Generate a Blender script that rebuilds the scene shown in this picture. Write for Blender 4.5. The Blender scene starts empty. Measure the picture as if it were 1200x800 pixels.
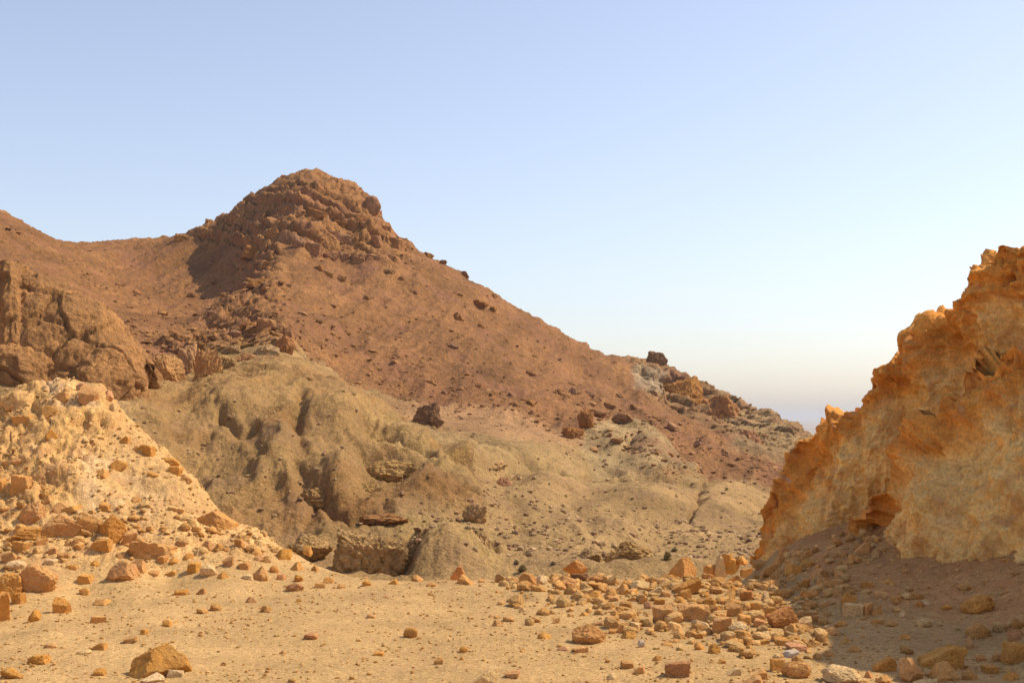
import bpy, bmesh, math, random
import numpy as np

# ------------------------------------------------------------------ camera, sky, sun, exposure
F, HZ, E = 1449.0, 487.0, 3.0          # focal length and horizon row (1200x800 photo), eye height
scn = bpy.context.scene
cd = bpy.data.cameras.new("camera")
cam = bpy.data.objects.new("camera", cd)
scn.collection.objects.link(cam)
cam.location = (0, 0, E)
cam.rotation_euler = (math.radians(90), 0, 0)
cd.sensor_width = 36.0
cd.lens = 36.0 * F / 1200.0
cd.shift_y = (HZ - 400.0) / 1200.0
cd.clip_start, cd.clip_end = 0.1, 200000.0
scn.camera = cam

SUN_EL, SUN_AZ = math.radians(50), math.radians(17)   # azimuth measured from +X (right) towards +Y (away)
sun_dir = (math.cos(SUN_EL) * math.cos(SUN_AZ), math.cos(SUN_EL) * math.sin(SUN_AZ), math.sin(SUN_EL))
world = bpy.data.worlds.new("World")
scn.world = world
world.use_nodes = True
wn = world.node_tree.nodes
bgn = next(n for n in wn if n.type == 'BACKGROUND')
sky = wn.new('ShaderNodeTexSky')
sky.sky_type = 'NISHITA'
sky.sun_disc = False
sky.sun_elevation = SUN_EL
sky.sun_rotation = math.pi / 2 - SUN_AZ
sky.altitude = 300
sky.air_density = 1.1
sky.dust_density = 1.4
sky.ozone_density = 2.0
tint = wn.new('ShaderNodeVectorMath')                # the photograph's warmer white balance
tint.operation = 'MULTIPLY'
tint.inputs[1].default_value = (1.0, 0.945, 0.965)
dsat = wn.new('ShaderNodeHueSaturation')            # a hazy, slightly washed-out desert sky
dsat.inputs['Saturation'].default_value = 0.78
world.node_tree.links.new(sky.outputs[0], dsat.inputs['Color'])
world.node_tree.links.new(dsat.outputs[0], tint.inputs[0])
world.node_tree.links.new(tint.outputs[0], bgn.inputs[0])
bgn.inputs[1].default_value = 0.14

sd = bpy.data.lights.new("sun", 'SUN')
sd.energy = 3.5
sd.angle = math.radians(0.5)
sd.color = (1.0, 0.885, 0.70)
sun = bpy.data.objects.new("sun", sd)
scn.collection.objects.link(sun)
from mathutils import Vector
sun.rotation_euler = Vector(sun_dir).to_track_quat('Z', 'Y').to_euler()
sun.location = (40, 0, 60)

vs = scn.view_settings
vs.view_transform = 'Standard'
vs.look = 'None'
vs.exposure = 0.46
vs.gamma = 1.0
vs.use_curve_mapping = False
scn.render.engine = 'CYCLES'
cy = scn.cycles
cy.use_denoising = True
cy.max_bounces = 6
cy.diffuse_bounces = 3
cy.glossy_bounces = 1
cy.transmission_bounces = 1
cy.volume_bounces = 1
cy.caustics_reflective = cy.caustics_refractive = False

rng = np.random.default_rng(7)
COL = scn.collection

# ------------------------------------------------------------------ noise
def _hash(ix, iy, iz, seed):
    h = ix.astype(np.uint32) * np.uint32(374761393) + iy.astype(np.uint32) * np.uint32(668265263) \
        + iz.astype(np.uint32) * np.uint32(2147483647) + np.uint32((seed * 144665 + 1013) & 0xffffffff)
    h = (h ^ (h >> np.uint32(13))) * np.uint32(1274126177)
    h = (h ^ (h >> np.uint32(16))) * np.uint32(2246822519)
    return h ^ (h >> np.uint32(15))

def perlin(p, seed=0):
    p = np.asarray(p, np.float32)
    i0 = np.floor(p).astype(np.int32)
    f = p - i0
    u = f * f * f * (f * (f * 6 - 15) + 10)
    out = 0
    for dx in (0, 1):
        wx = u[:, 0] if dx else 1 - u[:, 0]
        for dy in (0, 1):
            wy = u[:, 1] if dy else 1 - u[:, 1]
            for dz in (0, 1):
                wz = u[:, 2] if dz else 1 - u[:, 2]
                h = _hash(i0[:, 0] + dx, i0[:, 1] + dy, i0[:, 2] + dz, seed)
                g = ((h & 1023).astype(np.float32) / 511.5 - 1) * (f[:, 0] - dx) \
                    + (((h >> np.uint32(10)) & 1023).astype(np.float32) / 511.5 - 1) * (f[:, 1] - dy) \
                    + (((h >> np.uint32(20)) & 1023).astype(np.float32) / 511.5 - 1) * (f[:, 2] - dz)
                out = out + g * (wx * wy * wz)
    return out

def fbm(p, octaves=4, seed=0, gain=0.5, lac=2.03, ridged=False):
    p = np.asarray(p, np.float32)
    a, s, tot = 1.0, 0, 0
    for k in range(octaves):
        n = perlin(p + 17.3 * k, seed + k)
        if ridged:
            n = 1 - 2.2 * np.abs(n)
            n = n * np.abs(n) - 0.35
        s = s + a * n
        tot += a
        a *= gain
        p = p * lac
    return s / tot * 1.6

def voronoi(p, seed=0):
    """F1, F2-F1 and a random number for each cell"""
    p = np.asarray(p, np.float32)
    i0 = np.floor(p).astype(np.int32)
    f = p - i0
    f1 = np.full(len(p), 9., np.float32); f2 = f1.copy(); cid = np.zeros(len(p), np.float32)
    for dx in (-1, 0, 1):
        for dy in (-1, 0, 1):
            for dz in (-1, 0, 1):
                h = _hash(i0[:, 0] + dx, i0[:, 1] + dy, i0[:, 2] + dz, seed)
                d = (dx + (h & 1023).astype(np.float32) / 1023 - f[:, 0]) ** 2 \
                    + (dy + ((h >> np.uint32(10)) & 1023).astype(np.float32) / 1023 - f[:, 1]) ** 2 \
                    + (dz + ((h >> np.uint32(20)) & 1023).astype(np.float32) / 1023 - f[:, 2]) ** 2
                r = ((h * np.uint32(2654435761)) >> np.uint32(8)).astype(np.float32) / float(1 << 24)
                m = d < f1
                f2 = np.where(m, f1, np.minimum(f2, d))
                cid = np.where(m, r, cid)
                f1 = np.where(m, d, f1)
    return np.sqrt(f1), np.sqrt(f2) - np.sqrt(f1), cid

def sstep(a, b, x):
    t = np.clip((x - a) / (b - a), 0, 1)
    return t * t * (3 - 2 * t)

def poly_mask(px, py, poly, feather=10.0):
    """1 inside a polygon, falling to 0 over the feather outside its edge"""
    poly = np.array(poly, np.float32)
    out = np.zeros(px.shape, np.float32)
    x0, y0 = poly.min(0) - feather; x1, y1 = poly.max(0) + feather
    sel = (px > x0) & (px < x1) & (py > y0) & (py < y1)
    X, Y = px[sel], py[sel]
    ins = np.zeros(X.shape, bool); d = np.full(X.shape, 1e9, np.float32)
    for k in range(len(poly)):
        ax, ay = poly[k]; bx, by = poly[(k + 1) % len(poly)]
        c = ((ay > Y) != (by > Y)) & (X < (bx - ax) * (Y - ay) / (by - ay + 1e-9) + ax)
        ins ^= c
        t = np.clip(((X - ax) * (bx - ax) + (Y - ay) * (by - ay)) / ((bx - ax) ** 2 + (by - ay) ** 2), 0, 1)
        d = np.minimum(d, np.hypot(X - ax - t * (bx - ax), Y - ay - t * (by - ay)))
    s = np.where(ins, d, -d)
    out[sel] = sstep(-feather, feather * 0.3, s)
    return out

# ------------------------------------------------------------------ materials
def new_mat(name):
    m = bpy.data.materials.new(name)
    m.use_nodes = True
    nt = m.node_tree
    b = nt.nodes['Principled BSDF']
    b.inputs['Roughness'].default_value = 0.95
    b.inputs['Specular IOR Level'].default_value = 0.12
    return m, nt, b

def surface_mat(name, scales, strength, dist, colour=None, var=(0.72, 1.22), random_hue=0.0, stain=None, speck=None, grain=0.34):
    """colour: None = the colour attribute of the mesh; scales: metres of the large, middle and fine relief"""
    m, nt, b = new_mat(name)
    N, L = nt.nodes, nt.links
    tc = N.new('ShaderNodeTexCoord')
    geo = N.new('ShaderNodeNewGeometry')
    pos = geo.outputs['Position']
    if colour is None:
        at = N.new('ShaderNodeAttribute'); at.attribute_name = 'Col'; c = at.outputs['Color']
    else:
        rgb = N.new('ShaderNodeRGB'); rgb.outputs[0].default_value = (*colour, 1); c = rgb.outputs[0]
    def noise(sc, detail=6, rough=0.6, dist_=0.0):
        n = N.new('ShaderNodeTexNoise'); n.inputs['Scale'].default_value = 1.0 / sc
        n.inputs['Detail'].default_value = detail; n.inputs['Roughness'].default_value = rough
        n.inputs['Distortion'].default_value = dist_
        L.new(pos, n.inputs['Vector']); return n.outputs['Fac']
    def remap(x, a, b_, lo, hi):
        n = N.new('ShaderNodeMapRange'); L.new(x, n.inputs[0])
        n.inputs[1].default_value, n.inputs[2].default_value = a, b_
        n.inputs[3].default_value, n.inputs[4].default_value = lo, hi
        return n.outputs[0]
    def mul(col, fac):
        n = N.new('ShaderNodeVectorMath'); n.operation = 'SCALE'; L.new(col, n.inputs[0]); L.new(fac, n.inputs['Scale']); return n.outputs[0]
    def mix(f, a, rgbv):
        n = N.new('ShaderNodeMix'); n.data_type = 'RGBA'; L.new(f, n.inputs[0]); L.new(a, n.inputs[6]); n.inputs[7].default_value = (*rgbv, 1); return n.outputs[2]
    big, midn, fine = noise(scales[0]), noise(scales[1], 5, 0.65), noise(scales[2], 4, 0.7)
    c = mul(c, remap(big, 0.3, 0.7, *var))
    c = mul(c, remap(fine, 0.3, 0.7, 1 - grain, 1 + grain))
    c = mul(c, remap(midn, 0.3, 0.7, 1 - grain * 0.65, 1 + grain * 0.65))
    if stain:
        sc, a, b_, colv, amt = stain
        c = mix(remap(noise(sc, 7, 0.6, 0.4), a, b_, 0, amt), c, colv)
    if speck:
        sc, a, b_, colv, amt = speck
        c = mix(remap(noise(sc, 3, 0.5), a, b_, 0, amt), c, colv)
    if random_hue:
        oi = N.new('ShaderNodeObjectInfo')
        hs = N.new('ShaderNodeHueSaturation')
        L.new(c, hs.inputs['Color'])
        L.new(remap(oi.outputs['Random'], 0, 1, 0.5 - random_hue * 0.06, 0.5 + random_hue * 0.03), hs.inputs['Hue'])
        r2 = N.new('ShaderNodeMath'); r2.operation = 'MULTIPLY'; r2.inputs[1].default_value = 7.31; L.new(oi.outputs['Random'], r2.inputs[0])
        r3 = N.new('ShaderNodeMath'); r3.operation = 'FRACT'; L.new(r2.outputs[0], r3.inputs[0])
        L.new(remap(r3.outputs[0], 0, 1, 1 - random_hue * 1.6, 1 + random_hue * 0.9), hs.inputs['Value'])
        r4 = N.new('ShaderNodeMath'); r4.operation = 'MULTIPLY'; r4.inputs[1].default_value = 31.7; L.new(oi.outputs['Random'], r4.inputs[0])
        r5 = N.new('ShaderNodeMath'); r5.operation = 'FRACT'; L.new(r4.outputs[0], r5.inputs[0])
        L.new(remap(r5.outputs[0], 0, 1, 1 - random_hue * 1.2, 1 + random_hue * 0.7), hs.inputs['Saturation'])
        c = hs.outputs[0]
    L.new(c, b.inputs['Base Color'])
    ad = N.new('ShaderNodeMath'); ad.operation = 'MULTIPLY_ADD'
    L.new(midn, ad.inputs[0]); ad.inputs[1].default_value = 1.6; L.new(fine, ad.inputs[2])
    bp = N.new('ShaderNodeBump'); bp.inputs['Strength'].default_value = strength; bp.inputs['Distance'].default_value = dist
    L.new(ad.outputs[0], bp.inputs['Height']); L.new(bp.outputs[0], b.inputs['Normal'])
    return m

MAT = {}
MAT['gravel'] = surface_mat('gravel_sand', (1.4, 0.09, 0.03), 0.7, 0.03, var=(0.82, 1.12),
                            stain=(0.6, 0.52, 0.7, (0.50, 0.29, 0.13), 0.55), speck=(0.05, 0.56, 0.7, (0.36, 0.21, 0.10), 0.6))
MAT['slope'] = surface_mat('pale_crumbling_slope', (1.1, 0.16, 0.04), 0.55, 0.06, var=(0.8, 1.15),
                           stain=(0.5, 0.5, 0.66, (0.50, 0.26, 0.11), 0.6), speck=(0.09, 0.55, 0.7, (0.42, 0.22, 0.10), 0.5))
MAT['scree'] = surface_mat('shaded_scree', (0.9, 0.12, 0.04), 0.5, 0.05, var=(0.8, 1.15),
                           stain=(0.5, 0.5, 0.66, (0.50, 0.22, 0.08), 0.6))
MAT['hills'] = surface_mat('eroded_clay', (9.0, 0.9, 0.2), 0.75, 0.3, var=(0.74, 1.18), grain=0.38,
                           stain=(5.0, 0.52, 0.7, (0.29, 0.165, 0.08), 0.65), speck=(0.9, 0.57, 0.7, (0.2, 0.115, 0.055), 0.5))
MAT['mountain'] = surface_mat('red_scree', (16.0, 1.3, 0.4), 0.8, 0.45, var=(0.78, 1.15), grain=0.42,
                              stain=(9.0, 0.5, 0.66, (0.30, 0.135, 0.07), 0.6), speck=(1.4, 0.55, 0.68, (0.20, 0.095, 0.05), 0.55))
MAT['cliff'] = surface_mat('crumbling_ochre_cliff', (1.2, 0.2, 0.05), 0.55, 0.05, var=(0.8, 1.15),
                           stain=(0.7, 0.52, 0.66, (0.52, 0.20, 0.05), 0.65), speck=(0.35, 0.6, 0.72, (0.50, 0.36, 0.22), 0.35), grain=0.24)
MAT['rock'] = surface_mat('ochre_stone', (0.35, 0.08, 0.025), 0.8, 0.03, (0.62, 0.30, 0.08), (0.8, 1.15), 0.06,
                          stain=(0.25, 0.52, 0.68, (0.62, 0.37, 0.14), 0.5), grain=0.26)
MAT['rock_pale'] = surface_mat('pale_stone', (0.3, 0.08, 0.025), 0.7, 0.025, (0.66, 0.43, 0.19), (0.85, 1.1), 0.05)
MAT['rock_red'] = surface_mat('red_layered_stone', (0.3, 0.07, 0.025), 0.9, 0.03, (0.58, 0.27, 0.09), (0.75, 1.2), 0.08)
MAT['rock_grey'] = surface_mat('grey_stone', (0.3, 0.08, 0.025), 0.7, 0.03, (0.58, 0.46, 0.31), (0.85, 1.1), 0.05)
MAT['rock_attr'] = surface_mat('rubble_stone', (0.5, 0.09, 0.03), 0.8, 0.03, var=(0.85, 1.12))
MAT['far_attr'] = surface_mat('hill_stone', (3.0, 0.7, 0.3), 0.8, 0.2, var=(0.85, 1.12))
MAT['outcrop'] = surface_mat('brown_outcrop', (5.0, 0.9, 0.3), 1.0, 0.3, None, (0.72, 1.2),
                             stain=(3.0, 0.5, 0.66, (0.27, 0.14, 0.06), 0.6), speck=(0.8, 0.58, 0.7, (0.2, 0.11, 0.05), 0.5))
MAT['far_rock'] = surface_mat('brown_block', (4.0, 0.8, 0.3), 0.9, 0.2, (0.36, 0.17, 0.06), (0.75, 1.2), 0.09)
MAT['far_ochre'] = surface_mat('ochre_block', (4.0, 0.8, 0.3), 0.9, 0.2, (0.42, 0.25, 0.095), (0.75, 1.2), 0.08)
MAT['far_warm'] = surface_mat('warm_tan_block', (4.0, 0.8, 0.3), 0.7, 0.2, (0.46, 0.24, 0.085), (0.75, 1.2), 0.05)
MAT['dark_rock'] = surface_mat('dark_brown_block', (3.0, 0.8, 0.3), 0.9, 0.2, (0.24, 0.125, 0.055), (0.75, 1.2), 0.08)
MAT['plain'] = surface_mat('desert_plain', (2500.0, 600.0, 90.0), 0.1, 1.0, (0.40, 0.29, 0.18), (0.6, 1.25))
MAT['shrub'] = surface_mat('dry_shrub', (0.3, 0.1, 0.05), 0.2, 0.01, (0.34, 0.27, 0.13), (0.7, 1.3), 0.1)

# ------------------------------------------------------------------ object helpers
def add_obj(name, me, parent=None, mat=None, kind=None, label=None, cat=None, group=None):
    o = bpy.data.objects.new(name, me)
    COL.objects.link(o)
    if parent is not None: o.parent = parent
    if mat is not None and me is not None and not me.materials: me.materials.append(mat)
    if kind: o['kind'] = kind
    if label: o['label'] = label
    if cat: o['category'] = cat
    if group: o['group'] = group
    return o

def mesh_np(name, verts, faces, col=None, smooth=True):
    me = bpy.data.meshes.new(name)
    verts = np.ascontiguousarray(verts, np.float32); faces = np.ascontiguousarray(faces, np.int32)
    k = faces.shape[1]
    me.vertices.add(len(verts)); me.vertices.foreach_set('co', verts.ravel())
    me.loops.add(faces.size); me.loops.foreach_set('vertex_index', faces.ravel())
    me.polygons.add(len(faces))
    me.polygons.foreach_set('loop_start', np.arange(0, faces.size, k, dtype=np.int32))
    me.polygons.foreach_set('use_smooth', np.full(len(faces), smooth, bool))
    me.update(calc_edges=True)
    if col is not None:
        a = me.color_attributes.new('Col', 'FLOAT_COLOR', 'POINT')
        c = np.ones((len(verts), 4), np.float32); c[:, :3] = col
        a.data.foreach_set('color', c.ravel())
    return me

def grid_faces(R, C, base=0):
    r, c = np.meshgrid(np.arange(R - 1), np.arange(C - 1), indexing='ij')
    a = (r * C + c).ravel() + base
    return np.stack([a, a + 1, a + C + 1, a + C], 1)

def at(px, py, Y):
    return np.array([(px - 600.0) / F * Y, Y, E + (HZ - py) / F * Y])

# ------------------------------------------------------------------ terrain: one height field over the whole place
CTRL = []
def pts(*a):
    for px, py, Y in a: CTRL.append((px, Y, E + (HZ - py) / F * Y))
def ptz(pxs, Y, z):
    for px in pxs: CTRL.append((px, Y, z))

# gravel flat, rising a little towards the viewer
ptz(range(-700, 1950, 220), 2.0, 1.2)
ptz(range(-700, 1950, 220), 5.0, 0.65)
ptz(range(-700, 1950, 160), 9.0, 0.08)
ptz(range(-500, 1150, 110), 12.0, 0.0)
ptz(range(-300, 1100, 110), 15.0, 0.0)
ptz(range(60, 1000, 100), 18.0, 0.0)
ptz(range(200, 950, 80), 20.3, 0.0)
ptz((450, 510, 570, 640, 700, 770, 830), 22.4, 0.02)
ptz((450, 510, 570, 640, 700, 770, 830, 890), 24.2, -0.35)
ptz((440, 520, 600, 680, 760, 840), 31, -3.0)
ptz(range(-400, 1100, 110), 46, -5.6)
ptz(range(-400, 1100, 110), 56, -6.0)
# left mound
pts((-300, 430, 26), (-150, 440, 27.5), (0, 472, 28), (30, 456, 28), (75, 449, 28), (115, 455, 28), (130, 480, 27.6), (160, 510, 27.2),
    (200, 535, 27), (240, 575, 26.4), (300, 620, 25.4), (350, 650, 24.5), (400, 671, 23.6))
pts((-150, 650, 22.5), (0, 640, 22.6), (40, 612, 23.3), (110, 602, 23.6), (40, 575, 24.2), (20, 520, 26.2), (45, 530, 25.6), (95, 520, 26), (100, 480, 27.2), (30, 470, 27.3), (150, 560, 25.3),
    (200, 600, 24.2), (200, 645, 22.8), (280, 642, 23.3), (250, 612, 24.6), (330, 668, 22.8), (-150, 520, 26))
pts((-150, 700, 20.8), (0, 698, 20.6), (100, 688, 21.4), (200, 683, 21.9), (300, 690, 21.4), (400, 690, 21.4))
ptz((-300, -100, 50, 150, 230), 33, 0.8)
ptz((-300, -100, 50, 150, 250, 350), 39, -3.5)
ptz((280, 350, 400), 29, -1.6)
# right talus and the ground under the cliff
pts((900, 655, 25), (950, 628, 25.2), (1000, 612, 25), (1040, 590, 25.2), (1020, 640, 22.6), (1060, 668, 20.3), (1110, 674, 19.8), (1000, 690, 19.4), (960, 700, 19),
    (1100, 735, 16.8), (1100, 700, 18.4), (1200, 705, 17.4), (1200, 662, 19), (1050, 770, 15.3), (1200, 770, 14.9), (940, 680, 21.5), (900, 690, 21))
ptz((1250, 1400, 1600, 1900), 16, 0.7)
ptz((1100, 1250, 1400, 1600, 1900), 24, 1.5)
ptz((1000, 1100, 1250, 1400, 1700), 30, 0.3)
ptz((900, 1000, 1100, 1300, 1700), 38, -4.0)
# olive foothill
pts((340, 420, 132), (400, 448, 124), (450, 485, 115), (500, 515, 107), (545, 550, 99), (580, 590, 90), (610, 640, 78))
pts((270, 462, 112), (220, 490, 104), (300, 490, 105), (350, 500, 102), (300, 540, 94), (350, 560, 90), (250, 560, 92), (400, 520, 100), (400, 580, 86), (450, 560, 92),
    (450, 600, 82), (330, 610, 80), (360, 640, 74), (420, 665, 68), (500, 640, 76), (540, 660, 70), (250, 620, 76), (200, 560, 90), (150, 520, 92), (100, 490, 92),
    (0, 490, 85), (-200, 490, 85), (500, 560, 95), (520, 600, 84))
# terraces and valley
pts((450, 485, 165), (520, 495, 165), (560, 505, 160), (600, 515, 162), (650, 520, 170), (480, 510, 140), (540, 520, 140), (600, 540, 135), (640, 530, 150),
    (590, 560, 125), (620, 590, 110), (650, 560, 135), (700, 580, 125), (720, 600, 110), (700, 640, 80), (640, 640, 80), (600, 660, 72),
    (715, 500, 188), (760, 525, 182), (800, 548, 178), (700, 545, 172), (800, 590, 130), (860, 600, 125), (900, 610, 120), (950, 600, 130), (800, 640, 85),
    (860, 650, 78), (900, 640, 85), (1000, 640, 85), (1100, 600, 120), (750, 665, 66), (680, 668, 66), (1300, 620, 110), (1300, 660, 80))
# left bowl, spur and the foot of the dome
pts((0, 330, 215), (100, 330, 245), (180, 330, 284), (250, 300, 304), (180, 390, 190), (120, 420, 140), (50, 435, 115), (0, 435, 110), (-200, 430, 110), (-200, 330, 215),
    (312, 300, 262), (303, 335, 230), (320, 370, 198), (335, 398, 172), (345, 412, 153), (235, 325, 290), (225, 350, 266), (215, 378, 225), (262, 350, 262), (262, 385, 196), (250, 398, 172),
    (200, 440, 128), (240, 450, 122), (150, 455, 110), (180, 480, 100))
# right flank
pts((400, 300, 270), (400, 350, 240), (420, 400, 215), (440, 440, 198), (450, 468, 188), (500, 340, 262), (520, 400, 230), (540, 450, 206), (560, 478, 192),
    (600, 400, 262), (620, 450, 226), (640, 490, 200), (650, 505, 190), (680, 430, 278), (700, 470, 240), (720, 510, 205), (740, 545, 185),
    (760, 470, 262), (800, 510, 222), (830, 550, 190), (850, 566, 178), (850, 500, 262), (900, 530, 235), (900, 568, 185), (950, 560, 210), (1000, 560, 230),
    (790, 478, 285), (850, 488, 290), (930, 520, 270), (1150, 580, 230), (1400, 600, 230))
SKYLINE = [(-700, 170, 330), (-200, 190, 330), (-100, 213, 330), (0, 245, 320), (30, 262, 318), (60, 280, 320), (95, 284, 325), (150, 280, 330), (205, 276, 325), (240, 263, 318), (280, 239, 312),
    (320, 213, 308), (345, 201, 305), (362, 197, 303), (385, 203, 303), (410, 214, 302), (428, 225, 302), (440, 238, 301), (447, 258, 300), (470, 280, 300), (500, 300, 300),
    (540, 320, 302), (580, 345, 305), (620, 368, 308), (660, 390, 312), (700, 411, 318), (720, 417, 322), (750, 418, 325), (770, 426, 324), (785, 431, 320), (800, 437, 318),
    (830, 452, 312), (850, 462, 308), (862, 468, 305), (880, 478, 300), (900, 480, 300), (912, 490, 298), (930, 495, 296), (945, 507, 294), (965, 522, 292), (1000, 540, 290),
    (1100, 570, 290), (1300, 600, 290), (1900, 640, 290)]
pts(*SKYLINE)
for px, py, Y in SKYLINE[::2]:
    z = E + (HZ - py) / F * Y
    CTRL.append((px, Y + 35, z - 14)); CTRL.append((px, Y + 110, z - 60)); 

CT = np.array(CTRL, np.float64)
CSX, CSY = 1 / 100.0, 5.5
cu = np.stack([CT[:, 0] * CSX, np.log(CT[:, 1]) * CSY], 1)
def phi(a, b):
    return ((a[:, None, 0] - b[None, :, 0]) ** 2 + (a[:, None, 1] - b[None, :, 1]) ** 2 + 0.004) ** 0.7
nC = len(CT)
A = np.zeros((nC + 1, nC + 1)); A[:nC, :nC] = phi(cu, cu) + np.eye(nC) * 0.002 * -1; A[:nC, nC] = 1; A[nC, :nC] = 1
wts = np.linalg.solve(A, np.append(CT[:, 2], 0))

# screen-even spacing: columns by image column, rows by distance
PXC = np.concatenate([600 - np.geomspace(3200, 940, 14), np.linspace(-320, -36, 36), np.linspace(-32, 1232, 740), np.linspace(1236, 1520, 36), 600 + np.geomspace(940, 3200, 14)])
YR = np.concatenate([np.geomspace(1.6, 10, 24)[:-1], np.linspace(10, 29, 235)[:-1], np.geomspace(29, 62, 46)[:-1], np.geomspace(62, 135, 200)[:-1],
                     np.geomspace(135, 325, 310)[:-1], np.geomspace(325, 440, 22)])
RN, CN = len(YR), len(PXC)
pc = np.concatenate([[-2600, -1200, -700], np.linspace(-400, 1600, 241), [1900, 2400, 3800]])
yc = np.geomspace(1.6, 440, 200)
g = np.stack(np.meshgrid(np.clip(pc, -700, 1900) * CSX, np.log(yc) * CSY, indexing='ij'), -1).reshape(-1, 2)
zc = np.concatenate([phi(g[k:k + 4000], cu) @ wts[:nC] for k in range(0, len(g), 4000)]) + wts[nC]
zc = zc.reshape(len(pc), len(yc))
def coarse(px, Y):
    i = np.clip(np.searchsorted(pc, px) - 1, 0, len(pc) - 2); j = np.clip(np.searchsorted(yc, Y) - 1, 0, len(yc) - 2)
    a = (px - pc[i]) / (pc[i + 1] - pc[i]); b = (Y - yc[j]) / (yc[j + 1] - yc[j])
    return (zc[i, j] * (1 - a) * (1 - b) + zc[i + 1, j] * a * (1 - b) + zc[i, j + 1] * (1 - a) * b + zc[i + 1, j + 1] * a * b)

PX, YY = np.meshgrid(PXC, YR)                       # (RN, CN)
ZZ = coarse(PX.ravel(), YY.ravel()).reshape(RN, CN)
for _ in range(2):                                  # soften the facets of the coarse grid
    ZZ[1:-1, 1:-1] = (ZZ[1:-1, 1:-1] * 2 + ZZ[:-2, 1:-1] + ZZ[2:, 1:-1] + ZZ[1:-1, :-2] + ZZ[1:-1, 2:]) / 6
XX = (PX - 600) / F * YY
PYY = HZ - (ZZ - E) * F / YY                        # image row of the undisplaced surface
pos = np.stack([XX, YY, ZZ], -1)
du = np.gradient(pos, axis=1); dv = np.gradient(pos, axis=0)
nor = np.cross(du, dv); nor /= np.linalg.norm(nor, axis=-1, keepdims=True) + 1e-9
nor[nor[..., 2] < 0] *= -1

flat = lambda a: a.reshape(-1)
px_, py_, y_, x_, z_ = map(flat, (PX, PYY, YY, XX, ZZ))
p3 = pos.reshape(-1, 3)
n3 = nor.reshape(-1, 3)
near = y_ < 45
# --- region masks
def curve(px, table):
    t = np.array(table, float); return np.interp(px, t[:, 0], t[:, 1])
low_edge = curve(px_, [(-200, 440), (100, 442), (170, 432), (230, 402), (300, 400), (345, 406), (420, 452), (450, 468), (560, 478), (600, 490), (650, 505), (700, 528), (760, 548), (850, 565), (900, 570), (1300, 600)])
edge_n = fbm(np.stack([px_ / 40, py_ / 40, y_ * 0], 1), 3, 5) * 12
m_mtn = np.where((y_ > 118) & ~near, sstep(8, -8, py_ - low_edge + edge_n), 0)
m_peak = np.where(y_ > 250, poly_mask(px_, py_, [(225, 275), (330, 213), (362, 190), (430, 220), (450, 255), (480, 290), (462, 306), (400, 302), (372, 296), (330, 272), (300, 282), (250, 292)], 9), 0)
m_spur = np.where((y_ > 150) & (y_ < 300), np.maximum(poly_mask(px_, py_, [(280, 285), (325, 290), (330, 350), (345, 412), (250, 412), (240, 385), (285, 345)], 12) * 0.75,
                  poly_mask(px_, py_, [(190, 400), (260, 392), (345, 395), (340, 425), (270, 440), (190, 430)], 10)), 0)
m_ridge = np.where(y_ > 240, poly_mask(px_, py_, [(735, 415), (775, 428), (800, 436), (862, 466), (910, 488), (955, 515), (970, 530), (900, 536), (860, 520), (800, 485), (760, 465)], 8), 0)
m_pale = np.where(y_ > 240, poly_mask(px_, py_, [(742, 432), (776, 434), (770, 462), (745, 455)], 6), 0)
m_lside = np.where(y_ > 200, poly_mask(px_, py_, [(-100, 200), (0, 245), (70, 285), (110, 330), (100, 370), (-100, 360)], 14), 0)
m_olive = np.where((y_ > 60) & (y_ < 140), poly_mask(px_, py_, [(170, 460), (270, 445), (340, 412), (400, 440), (470, 488), (520, 525), (560, 560), (560, 600), (480, 590), (420, 610), (330, 645), (240, 620), (150, 510)], 16), 0)
m_yell = np.where((y_ > 60) & (y_ < 140), np.maximum(poly_mask(px_, py_, [(410, 470), (450, 487), (515, 520), (560, 560), (520, 560), (440, 510)], 8), poly_mask(px_, py_, [(470, 610), (540, 605), (590, 650), (580, 672), (470, 672)], 10)), 0)
m_pink = np.where(y_ > 150, poly_mask(px_, py_, [(440, 472), (560, 478), (650, 502), (690, 524), (600, 512), (520, 500), (450, 486)], 7), 0)
m_palemound = np.where(y_ > 140, poly_mask(px_, py_, [(690, 502), (720, 497), (770, 522), (812, 552), (700, 552), (680, 530)], 6), 0)
m_terr = np.where((y_ > 110) & (y_ < 200), poly_mask(px_, py_, [(470, 500), (600, 510), (660, 535), (820, 555), (890, 570), (700, 575), (560, 545)], 10), 0)
m_mound = np.where(near & (px_ < 520), sstep(0.12, 0.5, z_), 0)
m_mrock = np.where(near, poly_mask(px_, py_, [(-200, 470), (30, 452), (75, 445), (120, 455), (140, 490), (110, 530), (75, 590), (35, 600), (-200, 620)], 12), 0) * (y_ > 22)
m_white = np.where(near, np.maximum(poly_mask(px_, py_, [(100, 520), (150, 545), (190, 580), (170, 600), (110, 590), (90, 560)], 22) * 0.8, poly_mask(px_, py_, [(55, 448), (100, 448), (110, 480), (60, 470)], 12)), 0) * (y_ > 22)
m_talus = np.where(near & (px_ > 860), sstep(0.05, 0.35, z_), 0) * (y_ < 30)
m_rub = np.where(near, poly_mask(px_, py_, [(590, 672), (760, 662), (900, 640), (960, 690), (960, 760), (860, 760), (760, 725), (600, 700)], 25), 0)

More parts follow.
